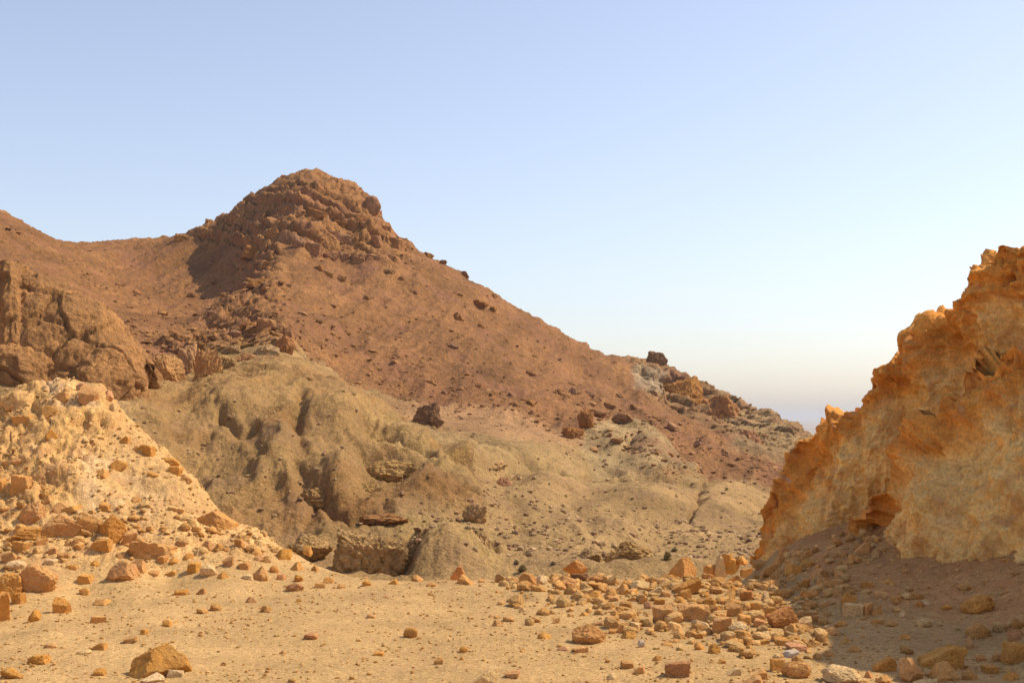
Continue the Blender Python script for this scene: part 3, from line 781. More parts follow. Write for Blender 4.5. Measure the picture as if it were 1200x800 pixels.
# big split dome at the left
def dome():
    root = bpy.data.objects.new('rock_dome', None); COL.objects.link(root)
    root.location = tuple(at(50, 450, 106))
    root['label'] = 'massive rounded tan rock dome split by a dark crack behind the left mound'; root['category'] = 'rock'
    outline = [(-130, 350), (-60, 330), (-20, 335), (0, 330), (4, 305), (12, 300), (20, 308), (24, 324), (45, 320), (65, 327), (85, 338), (100, 350), (118, 358), (135, 375), (150, 395), (165, 415), (175, 440), (172, 470)]
    ox = np.array([o[0] for o in outline], float); oy = np.array([o[1] for o in outline], float)
    def part(name, pxs, top_fn, bot, Yf, bulge, seed):
        n, m = len(pxs), 90
        tv = np.linspace(0, 1.35, m)
        G = np.zeros((m, n, 3))
        for j, pxx in enumerate(pxs):
            top = top_fn(pxx)
            edge = min(1.0, max(0.0, (pxs[-1] - pxx) / 60.0)) ** 0.5
            for i, t in enumerate(tv):
                tc = min(t, 1.0)
                py = bot + (top - bot) * math.sin(tc * math.pi / 2)
                Y = Yf + bulge * (1 - math.cos(tc * math.pi / 2)) + (1 - edge) * 5
                q = at(pxx, py, Y)
                if t > 1: q = q + np.array([0, (t - 1) * 22, -(t - 1) ** 2 * 40])
                G[i, j] = q
        nn = np.cross(np.gradient(G, axis=1), np.gradient(G, axis=0)); nn /= np.linalg.norm(nn, axis=-1, keepdims=True) + 1e-9
        nn = nn.reshape(-1, 3); nn[nn[:, 1] > 0.3] *= -1
        q = G.reshape(-1, 3)
        qq = q + 0.7 * fbm(q * 0.3, 3, seed)[:, None]
        f1, fe, cid = voronoi(qq * np.array([0.17, 0.17, 0.24]) , seed + 1)
        f1b, feb, cidb = voronoi(qq * 0.7, seed + 2)
        off = 0.9 * fbm(q * 0.16, 5, seed + 4, 0.6) + 0.6 * (cid - 0.5) - 0.32 * sstep(0.04, 0, fe) + 0.16 * fbm(q * 0.9, 4, seed + 9, 0.6, ridged=True) + 0.18 * (cidb - 0.5) - 0.10 * sstep(0.1, 0, feb) + 0.22 * fbm(q * 0.5, 5, seed + 5, 0.6) + 0.10 * fbm(q * 0.45, 4, seed + 8, ridged=True)
        q = q + nn * off[:, None]
        me = mesh_np(name, q - np.array(root.location), grid_faces(m, n), (np.zeros_like(q) + C(0.40, 0.195, 0.068)) * (1 + 0.25 * fbm(q * 0.12, 4, seed + 6))[:, None])
        o = add_obj(name, me, parent=root, mat=MAT['outcrop'])
    crk = lambda x: np.interp(x, [-130, 0, 40, 55, 85, 93, 115, 132, 150, 165, 176], [408, 406, 409, 408, 396, 424, 410, 405, 402, 414, 440])
    part('rock_mass', np.linspace(-130, 175, 180), lambda x: np.interp(x, ox, oy), 478, 104, 9, 71)
    part('lower_lobe', np.linspace(-130, 90, 120), lambda x: crk(x) + 2, 480, 102.2, 2.6, 81)
    part('lower_lobe', np.linspace(94, 168, 60), lambda x: crk(x) + 3, 478, 101.6, 3.0, 91)
dome()

M = 'mass'
mass('boulder', 197, 449, 36, 36, 124, 'a', 301, 'far_warm', 'tan boulder with a shadow at its left, right of the split rock dome')
mass('standing_rock', 240, 460, 34, 56, 121, 'a', 302, 'far_warm', 'tall upright slab of tan rock between the boulder and the olive hill', tilt=8, depth=0.6)
mass('boulder', 216, 437, 26, 36, 128, 'a', 303, 'far_warm', 'knobbly rock wedged behind the upright slab')
for k, (a, b, w, h, Y) in enumerate([(262, 440, 40, 26, 127), (288, 430, 36, 18, 131), (312, 420, 32, 16, 138), (333, 416, 24, 24, 142), (270, 418, 30, 14, 140), (330, 398, 22, 16, 165)]):
    mass('outcrop', a, b, w, h, Y, 'ar'[k % 2], 310 + k, 'far_rock' if k % 2 else 'far_ochre',
         ['tan rock crag just right of the upright slab', 'low crag in the row above the olive hill', 'brown crag under the rocky spur of the mountain', 'upright brown crag at the right end of the row above the olive hill', 'flat rock behind the row of crags', 'brown rock lump on the foot of the mountain spur'][k])
mass('boulder', 264, 489, 24, 24, 108, 'b', 330, 'far_rock', 'cube shaped dark boulder stuck in the top of the olive hill', depth=0.9)
mass('boulder', 268, 506, 30, 12, 105, 'a', 331, 'far_rock', 'flat rock below the cube shaped boulder on the olive hill')
mass('outcrop', 352, 460, 44, 20, 118, 'r', 332, 'far_rock', 'dark crumbly outcrop near the top of the olive hill')
mass('outcrop', 455, 568, 66, 30, 91, 'r', 333, 'far_ochre', 'dark overhanging outcrop with a hollow low on the olive hill', depth=0.5)
mass('outcrop', 428, 603, 66, 38, 86, 'p', 334, 'far_ochre', 'yellow rock face under the hollow outcrop of the olive hill', depth=0.6)
mass('outcrop', 375, 600, 50, 30, 85, 'r', 342, 'far_ochre', 'rounded clay knob left of the yellow rock face')
mass('standing_rock', 486, 592, 12, 24, 88, 'b', 335, 'rock_pale', 'small pale upright rock beside the hollow outcrop', tilt=10)
mass('outcrop', 556, 614, 30, 26, 82, 'r', 336, 'far_ochre', 'drum shaped tan knob standing on the lower valley slope', crack=0.12)
mass('outcrop', 362, 656, 56, 30, 72, 'a', 337, 'far_ochre', 'low tan ledge of rock just behind the end of the left mound')
mass('outcrop', 430, 690, 96, 66, 69, 'b', 338, 'far_ochre', 'big blocky brown rock face behind the gravel lip', depth=0.6, hard=30, sub=6, crack=0.10, flute=0.03, tilt=10)
mass('outcrop', 505, 684, 70, 66, 70, 'r', 339, 'far_ochre', 'fluted yellow clay bluff right of the blocky brown rock face', amp=0.2, depth=0.7, sub=6, flute=0.10)
mass('outcrop', 556, 682, 60, 58, 74, 'r', 340, 'far_ochre', 'rounded yellow clay shoulder falling to the valley floor', amp=0.14, sub=6, flute=0.08)
mass('outcrop', 448, 618, 60, 16, 80, 'a', 341, 'far_rock', 'thin dark rock band above the blocky brown rock face')
mass('boulder', 499, 503, 34, 34, 158, 'a', 350, 'dark_rock', 'dark brown boulder perched on the pale terrace')
mass('boulder', 514, 499, 14, 10, 156, 'a', 351, 'dark_rock', 'small dark rock at the right foot of the perched boulder')
mass('boulder', 457, 492, 20, 14, 150, 'a', 352, 'dark_rock', 'dark rocks left of the perched boulder on the terrace edge')
mass('outcrop', 689, 510, 20, 34, 184, 'a', 353, 'far_rock', 'upper block of the red brown rock fin at the foot of the scree', tilt=-12)
mass('outcrop', 674, 530, 30, 34, 181, 'a', 354, 'far_rock', 'lower block of the red brown rock fin at the foot of the scree', tilt=-16)
mass('outcrop', 588, 580, 28, 22, 112, 'a', 355, 'far_rock', 'dark brown crag on the slope below the terraces')
mass('outcrop', 560, 556, 70, 22, 128, 'r', 357, 'far_ochre', 'eroded tan bank below the terrace', amp=0.14)
mass('outcrop', 690, 658, 34, 16, 70, 'a', 358, 'far_ochre', 'low tan crag in the valley floor behind the red slabs')
mass('outcrop', 738, 664, 60, 30, 68, 'r', 359, 'far_ochre', 'eroded clay bank on the valley floor behind the rubble', amp=0.16)
mass('outcrop', 620, 646, 60, 12, 80, 's', 360, 'far_rock', 'flat reddish rock band on the lower valley slope')
mass('boulder', 769, 433, 25, 22, 316, 's', 370, 'dark_rock', 'dark block balanced on the skyline of the far ridge', tilt=18)
mass('outcrop', 801, 484, 50, 50, None, 'a', 371, 'far_rock', 'shaded brown rock face below the balanced block', tilt=16, depth=0.6)
mass('outcrop', 840, 498, 56, 38, None, 'r', 372, 'far_rock', 'tan crag on the middle of the far ridge', tilt=10)
mass('outcrop', 876, 530, 40, 28, None, 'r', 376, 'far_rock', 'dark mound of rock in front of the far ridge')

# ledges and blocks of the peak are pieces of the mountain
BL = [(305, 276, 20, 18), (320, 281, 18, 18), (335, 286, 18, 18), (350, 291, 17, 17), (366, 299, 24, 18), (386, 304, 20, 14), (402, 306, 17, 13), (420, 309, 17, 11), (440, 307, 20, 10), (380, 278, 30, 12), (398, 282, 36, 13),
      (435, 252, 22, 26), (424, 268, 20, 18), (441, 290, 16, 17), (463, 289, 18, 12), (412, 262, 22, 14), (372, 254, 26, 10), (318, 262, 22, 10), (400, 268, 20, 11), (452, 274, 14, 12),
      (212, 283, 18, 10), (245, 263, 12, 8), (296, 302, 26, 16), (314, 315, 16, 10), (303, 336, 30, 13), (285, 312, 18, 10), (311, 392, 24, 22), (338, 402, 16, 22), (290, 388, 20, 12), (270, 396, 22, 12)]
for k, (a, b, w, h) in enumerate(BL):
    Y = hit(a, b - 2, 145, 330)
    mass('ledge_block', a, b + 1, w * 1.0, h, Y - 0.6, ('r' if a == 435 else 'a' if k % 4 == 1 else 'b' if k % 3 else 's'), 400 + k, 'far_rock', None, parent=mountain, sub=4, depth=0.7, tilt=14 if b < 312 else random.Random(k).uniform(-10, 12), rz=random.Random(k).uniform(-.4, .4), crack=0.05, amp=0.11)
# loose boulders on the red scree
SB = [(537, 376, 15, 10), (564, 385, 10, 7), (577, 366, 9, 8), (531, 410, 13, 9), (622, 441, 13, 9), (660, 465, 20, 10), (674, 463, 15, 10), (691, 465, 16, 8), (621, 477, 15, 9), (502, 301, 13, 8), (519, 311, 9, 7),
      (543, 324, 14, 7), (577, 349, 11, 6), (560, 359, 26, 8), (725, 466, 12, 6), (745, 480, 14, 7), (700, 490, 22, 12), (730, 495, 26, 12), (760, 500, 16, 9), (715, 480, 16, 8), (790, 505, 18, 10), (825, 525, 22, 12),
      (850, 535, 16, 9), (640, 470, 10, 6), (600, 465, 10, 6), (560, 455, 9, 6), (505, 450, 11, 7), (520, 462, 9, 6), (470, 330, 10, 7), (485, 345, 9, 6), (400, 330, 12, 8), (383, 325, 14, 8), (372, 318, 12, 8), (455, 322, 16, 8),
      (430, 352, 9, 6), (390, 360, 10, 5), (225, 350, 14, 8), (190, 370, 12, 7), (160, 345, 12, 7), (205, 395, 16, 9), (250, 372, 16, 9), (265, 350, 14, 9)]
SREF = [(362, 197, 'domed peak'), (498, 490, 'dark boulder perched on the terrace'), (680, 505, 'red brown rock fin'), (769, 424, 'balanced block on the far ridge'), (757, 447, 'pale patch of the far ridge'),
        (303, 330, 'rocky spur of the mountain'), (90, 380, 'split rock dome'), (95, 283, 'saddle in the skyline'), (240, 440, 'upright slab by the olive hill'), (720, 510, 'pale olive hillock'), (545, 318, 'bare right skyline of the mountain'), (430, 455, 'crest of the olive hill'), (590, 482, 'terrace under the scree'), (840, 480, 'crags of the far ridge')]
scree_used = set()
def scree_label(px, py, w, h):
    form = 'long' if w > 2.6 * h else 'large' if w >= 18 else 'middling' if w >= 13 else 'small'
    for rx, ry, nm in sorted(SREF, key=lambda q: math.hypot(q[0] - px, q[1] - py))[:6]:
        dx, dy = px - rx, py - ry
        rel = 'right of and above' if dx > 0 and dy < 0 else 'right of and below' if dx > 0 else 'left of and above' if dy < 0 else 'left of and below'
        lab = f'{form} brown boulder on the scree {rel} the {nm}'
        if lab not in scree_used and len(lab.split()) <= 16:
            scree_used.add(lab); return lab
    return 'loose brown boulder lying on the red scree of the mountain'
for k, (a, b, w, h) in enumerate(SB):
    Y = hit(a, b - 1, 145, 330)
    while Y > 312 and b < 400:                        # settle on the slope in front of the skyline
        b += 2; Y = hit(a, b - 1, 145, 330)
    mass('boulder', a, b, w, h, Y, 'a', 500 + k, 'far_rock', scree_label(a, b, w, h), 'boulder', sub=4, depth=0.8, tilt=random.Random(k).uniform(-5, 20), group='boulders on the mountain scree', amp=0.1)

# ------------------------------------------------------------------ stones of the foreground
HERO = [  # px, foot, width, height, shape, material, tilt, label
    (190, 794, 74, 37, 'p', 'rock', 0, 'large pale topped peaked rock lying alone at the bottom left of the gravel flat'),
    (180, 801, 28, 11, 'a', 'rock_pale', 0, 'pale stone lying in front of the large peaked rock'),
    (206, 794, 22, 9, 's', 'rock_pale', 0, 'pale flat chip at the right foot of the large peaked rock'),
    (145, 681, 42, 23, 'p', 'rock', 0, 'pyramid shaped ochre stone at the foot of the left mound'),
    (131, 637, 35, 33, 'a', 'rock', 0, 'large angular ochre boulder at the right end of the row under the left mound'),
    (74, 628, 44, 24, 's', 'rock', 20, 'long ochre slab tilted down to the right in the row under the left mound'),
    (102, 627, 28, 25, 'b', 'rock', 25, 'tilted ochre block between the long slab and the angular boulder'),
    (38, 613, 31, 26, 'r', 'rock', 0, 'round pitted boulder at the left end of the row under the left mound'),
    (45, 633, 56, 17, 's', 'rock', 4, 'wide flat slab in front of the round pitted boulder'),
    (178, 654, 58, 18, 's', 'rock', 6, 'long low slab right of the large angular boulder'),
    (152, 641, 17, 18, 'a', 'rock', 0, 'small upright stone leaning on the right side of the angular boulder'),
    (117, 648, 33, 18, 'a', 'rock', 8, 'stone lying in front of the large angular boulder'),
    (24, 580, 25, 24, 'b', 'rock', 0, 'square ochre block under the crumbling ledge of the left mound'),
    (-1, 580, 16, 20, 'b', 'rock', 0, 'block cut by the left edge beside the square ochre block'),
    (254, 620, 44, 20, 's', 'rock', 38, 'long slab sliding down the pale face of the left mound'),
    (45, 694, 52, 33, 'r', 'rock', 0, 'big rough lumpy boulder at the lower left'),
    (10, 699, 38, 29, 'r', 'rock', 18, 'lumpy boulder at the left edge beside the big rough boulder'),
    (3, 730, 20, 36, 'a', 'rock', 0, 'tall stone cut by the left edge of the picture'),
    (73, 719, 20, 19, 'a', 'rock', 0, 'upright ochre stone with a dark shadow on the gravel at lower left'),
    (39, 729, 17, 15, 'a', 'rock', 0, 'small reddish stone left of the upright ochre stone'),
    (16, 796, 28, 13, 'a', 'rock', 0, 'low stone in the bottom left corner'),
    (45, 779, 27, 12, 's', 'rock', 0, 'flat stone above the bottom left corner'),
    (481, 748, 17, 13, 'r', 'rock', 0, 'single round ochre stone alone in the middle of the gravel flat'),
    (690, 755, 43, 23, 'r', 'rock', 0, 'large knobbly ochre rock with a shadow in the middle right of the gravel flat'),
    (567, 808, 34, 26, 'w', 'rock_pale', 0, 'pale pinkish wedge stone cut by the bottom edge'),
    (600, 795, 19, 9, 'a', 'rock', 0, 'ochre stone right of the pale wedge at the bottom edge'),
    (801, 677, 33, 25, 'p', 'rock', 12, 'upright boulder with a pale pitted face at the back of the rubble field'),
    (806, 696, 34, 15, 's', 'rock', -24, 'slab leaning up to the right below the upright pitted boulder'),
    (778, 730, 25, 20, 'b', 'rock', 0, 'squat ochre block left of the flat faced block'),
    (813, 728, 39, 19, 'b', 'rock', 0, 'wide flat faced ochre block at the front of the rubble field'),
    (821, 738, 22, 10, 's', 'rock_pale', 14, 'pale wedge in front of the flat faced block'),
    (846, 743, 23, 20, 'a', 'rock', 0, 'orange angular stone right of the pale wedge'),
    (864, 745, 27, 15, 'r', 'rock_pale', 0, 'rounded pale pink boulder beside the orange angular stone'),
    (616, 688, 26, 17, 'p', 'rock', 0, 'peaked ochre stone on the lip left of the rubble field'),
    (635, 685, 14, 11, 'a', 'rock_pale', 0, 'pale stone right of the peaked stone on the lip'),
    (663, 690, 27, 15, 'a', 'rock', 0, 'pale topped ochre stone on the lip in front of the dark slab'),
    (679, 681, 28, 9, 's', 'dark_rock', 0, 'dark red slab lying on the lip before the valley'),
    (703, 684, 30, 10, 's', 'rock_red', 0, 'red slab lying on the lip right of the dark slab'),
    (674, 673, 30, 17, 'a', 'rock_red', 0, 'heap of red layered rock behind the dark slab'),
    (536, 677, 19, 13, 'w', 'rock_red', -15, 'red tipped stone standing on the lip in the middle'),
    (547, 686, 24, 12, 'a', 'rock', 0, 'ochre stone in front of the red tipped stone'),
    (926, 771, 20, 9, 's', 'rock_grey', 0, 'whitish flat stone at the edge of the cliff shadow'),
    (910, 773, 10, 7, 'r', 'rock_pale', 0, 'small white stone left of the whitish flat stone'),
    (933, 795, 35, 20, 'r', 'rock', 0, 'rounded orange boulder at the bottom right in the sun'),
    (911, 787, 18, 15, 'b', 'rock', 0, 'small block left of the rounded orange boulder'),
    (917, 737, 32, 22, 's', 'rock_red', -22, 'layered reddish rock slanting at the edge of the cliff shadow'),
    (942, 739, 18, 17, 'a', 'rock_pale', 0, 'pale stone half in the cliff shadow'),
    (928, 745, 17, 14, 'a', 'rock', 0, 'orange stone below the pale half shaded stone'),
    (932, 763, 24, 9, 's', 'rock_red', 0, 'red flat stone above the whitish flat stone'),
    (1102, 783, 54, 27, 'w', 'rock', 4, 'large orange wedge in the shade whose tip catches the sun'),
    (1069, 800, 30, 29, 'a', 'rock', 0, 'angular orange rock left of the large shaded wedge'),
    (1107, 798, 35, 22, 'p', 'rock', 0, 'peaked orange rock in front of the large shaded wedge'),
    (1036, 787, 25, 18, 'w', 'rock', 10, 'orange wedge in the shade left of the angular rock'),
    (1190, 778, 26, 25, 'b', 'rock', 0, 'orange block in the shade at the lower right edge'),
    (1137, 797, 21, 12, 'a', 'rock', 0, 'low stone right of the peaked orange rock in shade'),
    (1000, 723, 26, 15, 'b', 'rock_pale', 0, 'pale block on the shaded scree under the cliff'),
    (994, 711, 18, 17, 'a', 'rock', 0, 'orange stone right behind the pale block on the scree'),
    (1146, 719, 40, 19, 'r', 'rock', -18, 'long orange clod on the shaded scree below the buttress'),
    (1145, 748, 30, 17, 'r', 'rock', -10, 'dark orange clod lower on the shaded scree'),
    (1058, 724, 10, 10, 'r', 'rock_pale', 0, 'small round pale stone on the shaded scree'),
    (986, 801, 48, 19, 'r', 'rock_pale', 0, 'rough pale rock in a patch of sun at the bottom right'),
    (795, 794, 32, 18, 's', 'rock_red', -6, 'reddish crumbling rock at the bottom right of centre'),
    (752, 759, 9, 9, 'r', 'rock_grey', 0, 'small grey stone right of the large knobbly rock'),
]
import re
_cut = re.compile(r' (at|lying|in|between|under|on|with|beside|right|left|cut|alone|leaning|standing|whose|before|above|below|behind|sliding|half|slanting|stuck|lower|tilted down) ')
SHORT = {}
for hrow in HERO:
    SHORT.setdefault(_cut.split(hrow[7])[0], []).append(hrow)
REFS = [(v[0][0], v[0][1] - v[0][3] / 2, k) for k, v in SHORT.items() if len(v) == 1 and len(k.split()) >= 3 and 0 < v[0][0] < 1200]
used_labels = set(hrow[7] for hrow in HERO)
def stone_label(px, py, w, h, shp, mt, where):
    size = 'tiny' if w < 10 else 'small' if w < 14 else 'middling' if w < 19 else 'broad'
    form = 'flat' if h / w < 0.45 else 'upright' if h / w > 0.95 else {'a': 'angular', 'b': 'blocky', 's': 'slabby', 'w': 'wedge', 'r': 'rounded', 'p': 'peaked'}[shp]
    tone = {'rock': 'ochre', 'rock_pale': 'pale', 'rock_red': 'reddish'}[mt]
    for rx, ry, nm in sorted(REFS, key=lambda q: math.hypot(q[0] - px, (q[1] - py) * 1.6))[:6]:
        dx, dy = px - rx, (py - ry) * 1.6
        rel = ('just ' if math.hypot(dx, dy) < 40 else '') + ('right of' if dx > abs(dy) else 'left of' if -dx > abs(dy) else 'below' if dy > 0 else 'above')
        lab = f'{size} {form} {tone} stone {rel} the {nm}'
        if lab not in used_labels and len(lab.split()) <= 16:
            used_labels.add(lab); return lab
    return where
for px, b, w, h, shp, mt, tl, lab in HERO:
    place_stone(px, b, w, h, shp, mt, 'boulder' if w >= 30 else 'stone', lab, 'boulder' if w >= 30 else 'stone', None, tl, unique=2000 + int(px) + int(b) if w >= 24 else None, sub=4)

REST = {
 'flat': [(99, 698, 12, 9), (100, 684, 18, 12), (121, 710, 22, 7), (115, 731, 18, 9), (153, 754, 18, 8), (169, 744, 9, 7), (196, 735, 12, 9), (60, 760, 15, 6), (117, 762, 17, 9), (99, 767, 18, 5), (117, 792, 15, 9),
   (212, 698, 16, 7), (236, 697, 11, 8), (295, 707, 15, 8), (350, 706, 7, 5), (596, 729, 14, 7), (582, 734, 12, 8), (575, 724, 8, 4), (514, 779, 11, 9), (435, 725, 11, 5), (364, 750, 18, 8), (444, 769, 13, 5), (331, 767, 10, 5),
   (543, 765, 10, 8), (541, 774, 6, 5), (565, 683, 9, 5), (638, 749, 17, 8), (629, 730, 11, 6), (652, 731, 9, 7), (731, 742, 18, 11), (736, 749, 17, 9), (743, 740, 14, 11), (718, 743, 9, 7), (704, 733, 19, 5), (660, 763, 14, 5),
   (680, 765, 19, 7), (735, 784, 17, 10), (748, 790, 16, 9), (717, 797, 14, 8), (712, 777, 6, 5), (820, 762, 13, 9), (837, 766, 15, 11), (793, 744, 22, 8), (817, 749, 13, 7), (896, 748, 13, 8), (892, 756, 19, 7), (917, 757, 21, 11),
   (859, 792, 19, 9), (890, 796, 19, 10), (880, 804, 30, 9), (782, 757, 14, 4), (612, 718, 8, 5), (655, 703, 10, 4), (660, 711, 9, 4), (685, 722, 12, 5), (720, 722, 10, 7), (715, 715, 16, 4), (735, 716, 12, 4), (770, 775, 10, 7), (845, 778, 10, 5)],
 'mound foot': [(26, 647, 23, 12), (171, 657, 19, 9), (191, 660, 11, 9), (11, 661, 19, 15), (18, 669, 26, 12), (165, 671, 15, 16), (49, 641, 15, 10), (22, 708, 15, 13), (227, 672, 16, 13), (244, 676, 21, 14), (261, 679, 20, 9), (304, 681, 22, 18),
   (332, 656, 20, 13), (304, 658, 18, 8), (268, 664, 15, 12), (346, 693, 23, 11), (350, 682, 11, 8), (348, 669, 20, 11), (370, 670, 11, 8), (361, 649, 12, 10), (280, 642, 12, 11), (245, 645, 17, 12), (257, 646, 13, 10), (235, 652, 15, 9),
   (213, 640, 14, 9), (205, 662, 14, 9), (220, 656, 13, 8), (322, 672, 13, 9), (287, 668, 14, 9), (290, 680, 13, 7), (330, 680, 12, 7), (385, 684, 13, 8), (400, 690, 11, 6), (375, 690, 13, 7), (60, 650, 15, 9), (75, 655, 14, 8), (90, 642, 14, 9),
   (60, 662, 14, 7), (85, 668, 13, 7), (110, 664, 16, 8), (200, 675, 13, 7), (312, 660, 12, 9), (180, 675, 14, 7), (489, 682, 15, 8), (460, 685, 12, 6), (430, 687, 12, 7), (505, 688, 12, 5), (140, 655, 12, 8)],
 'mound face': [(70, 600, 26, 12), (58, 590, 16, 10), (85, 600, 24, 7), (120, 560, 16, 10), (140, 552, 20, 14), (172, 535, 18, 14), (146, 520, 12, 10), (160, 530, 12, 8), (180, 560, 14, 7), (200, 545, 26, 10), (206, 556, 16, 10), (218, 566, 14, 9),
   (122, 600, 14, 12), (158, 590, 12, 8), (60, 515, 18, 12), (105, 475, 22, 24), (125, 470, 16, 14), (96, 460, 14, 12), (60, 488, 18, 14), (25, 500, 26, 14), (40, 530, 18, 10), (20, 545, 30, 12), (72, 470, 20, 12), (15, 480, 22, 12), (132, 486, 10, 14)],
 'rubble': [(672, 695, 16, 9), (610, 692, 9, 6), (685, 689, 10, 7), (700, 693, 25, 9), (699, 701, 21, 8), (730, 697, 16, 13), (750, 691, 24, 11), (761, 688, 13, 12), (753, 708, 11, 11), (760, 714, 11, 9), (773, 709, 14, 8), (861, 722, 20, 17),
   (873, 733, 19, 12), (900, 723, 16, 14), (875, 704, 16, 12), (863, 698, 24, 11), (897, 706, 10, 13), (842, 672, 14, 21), (832, 673, 15, 12), (856, 670, 21, 16), (786, 681, 26, 8), (829, 679, 14, 7), (862, 683, 16, 9), (797, 707, 13, 8),
   (804, 703, 15, 12), (832, 712, 15, 10), (845, 708, 16, 9), (842, 722, 15, 12), (885, 715, 14, 10), (880, 690, 16, 10), (895, 683, 16, 10), (875, 675, 16, 9), (890, 667, 18, 12), (905, 672, 20, 14), (915, 662, 16, 12), (890, 735, 14, 9),
   (850, 690, 13, 8), (838, 695, 14, 8), (825, 700, 13, 7), (770, 695, 14, 8), (780, 700, 12, 7), (740, 705, 12, 7), (720, 705, 12, 6), (775, 685, 14, 8), (815, 688, 10, 6), (910, 735, 14, 8), (852, 658, 14, 9), (870, 660, 14, 9),
   (905, 690, 18, 10), (918, 700, 18, 10), (905, 710, 14, 9), (920, 718, 14, 9)],
 'scree': [(1018, 721, 12, 15), (1028, 721, 12, 14), (1082, 735, 20, 11), (1136, 760, 12, 14), (1017, 795, 16, 9), (1038, 801, 22, 10), (1192, 752, 22, 14), (1029, 732, 16, 6), (1085, 806, 30, 10), (1078, 712, 12, 8), (1085, 710, 10, 7), (975, 690, 18, 12),
   (955, 700, 16, 10), (940, 690, 18, 12), (965, 712, 14, 9), (985, 680, 16, 11), (960, 680, 20, 14), (930, 675, 22, 15), (945, 668, 18, 13), (1000, 660, 18, 12), (1010, 650, 20, 14), (1030, 700, 12, 8), (1050, 705, 12, 8), (1045, 735, 18, 8),
   (975, 745, 18, 9), (990, 755, 16, 8), (1000, 765, 18, 9), (970, 770, 18, 8), (960, 730, 16, 10), (985, 735, 14, 8), (1060, 750, 14, 7), (1110, 715, 12, 7), (1170, 775, 14, 10), (1160, 790, 18, 10), (1185, 798, 18, 10), (1150, 775, 12, 8),
   (945, 655, 16, 10), (920, 650, 14, 9), (980, 700, 14, 9), (1015, 690, 14, 9), (1040, 685, 12, 8)],
}
RLAB = {'flat': ('small ochre stone lying loose on the open gravel flat', 'stones on the gravel flat'),
        'mound foot': ('ochre stone in the rubble along the foot of the left mound', 'stones at the foot of the left mound'),
        'mound face': ('pale ochre stone stuck in the face of the left mound', 'stones in the face of the left mound'),
        'rubble': ('ochre stone in the sunlit rubble field before the cliff', 'stones of the sunlit rubble field'),
        'scree': ('orange stone on the shaded scree under the cliff', 'stones on the shaded scree')}
for zn, lst in REST.items():
    for k, (px, b, w, h) in enumerate(lst):
        r = random.Random(int(px * 7 + b))
        shp = r.choice('aaabswrp')
        mt = r.choices(['rock', 'rock_pale', 'rock_red'], [0.86, 0.08, 0.06])[0]
        place_stone(px, b, w, h, shp, mt, 'stone', stone_label(px, b - h / 2, w, h, shp, mt, RLAB[zn][0]), 'stone', RLAB[zn][1], r.uniform(-12, 14), sub=4 if w > 14 else 3)

# ------------------------------------------------------------------ loose small stones nobody could count
def scatter(name, n, weight, size, cols, sub, label, mat, seed, flatten=0.65, parent=None, power=2.0):
    r = np.random.default_rng(seed)
    weight = weight * np.where((px_ < -34) | (px_ > 1234), 4.0, 1.0)     # wider cells outside the frame
    wv = weight / weight.sum()
    k = r.choice(len(wv), n, p=wv)
    base = pos_d[k] + 0
    step = y_[k] * 1.5 / F
    step = np.where((px_[k] < -34) | (px_[k] > 1234), step * 4, step)
    base[:, 0] += r.uniform(-1, 1, n) * step
    lo, hi = size
    s = lo + (hi - lo) * r.random(n) ** power
    s = s * np.where(y_[k] < 45, 1.0, 1.0)
    protos = [rock_shape(900 + q, sub, 'abarps'[q % 6], 0.0, 12) for q in range(8)]
    nv = len(protos[0][0]); f0 = protos[0][1]
    PV = np.stack([q[0] for q in protos])
    sel = r.integers(0, 8, n)
    sc = s[:, None] * np.stack([r.uniform(.7, 1.25, n), r.uniform(.7, 1.1, n), r.uniform(.4, .95, n) * flatten / 0.65], 1)
    a = r.uniform(0, 2 * math.pi, n); tl = r.uniform(-.35, .35, n)
    V = PV[sel] * sc[:, None, :]
    ca, sa, ct, st = np.cos(a)[:, None], np.sin(a)[:, None], np.cos(tl)[:, None], np.sin(tl)[:, None]
    x, y, z = V[..., 0], V[..., 1], V[..., 2]
    x, z = x * ct + z * st, -x * st + z * ct
    x, y = x * ca - y * sa, x * sa + y * ca
    V = np.stack([x, y, z], -1) + base[:, None, :] + np.array([0, 0, 1.0])[None, None] * (sc[:, 2] * 0.35)[:, None, None]
    Fq = (f0[None] + (np.arange(n) * nv)[:, None, None]).reshape(-1, 3)
    cc = np.array(cols, np.float32)[r.integers(0, len(cols), n)] * r.uniform(0.8, 1.2, (n, 1))
    me = mesh_np(name, V.reshape(-1, 3), Fq, np.repeat(cc, nv, 0), smooth=False)
    o = add_obj(name, me, mat=MAT[mat], kind='stuff', label=label, cat='stones')
    return o
inview = (px_ > -320) & (px_ < 1400)
area = np.ones(len(px_), np.float32)
SAND = [(0.58, 0.33, 0.115), (0.56, 0.29, 0.09), (0.60, 0.36, 0.135), (0.52, 0.265, 0.08)]
patch = sstep(-0.3, 0.5, fbm(p3 * 0.6, 3, 201))
w0 = (near & inview & (y_ > 11.5) & (y_ < 24.5)).astype(np.float32)
scatter('gravel', 13000, w0 * (1 - m_mound) * (0.25 + patch), (0.007, 0.03), SAND, 1, 'fine gravel scattered over the flat', 'rock_attr', 1, power=3.5)
dens = np.clip(m_rub + m_talus * 0.7 * (1 - 0.8 * sstep(1020, 1110, px_)) + m_mound * 0.6 * sstep(2.4, 0.4, z_) + 0.008, 0, 1.3)
scatter('rubble', 1800, w0 * dens * (0.3 + patch), (0.03, 0.13), SAND, 2, 'small rubble at the feet of the mound and the cliff', 'rock_attr', 2, power=2.5)
wm = (near & inview & (y_ > 20) & (y_ < 28.5)).astype(np.float32) * m_mound
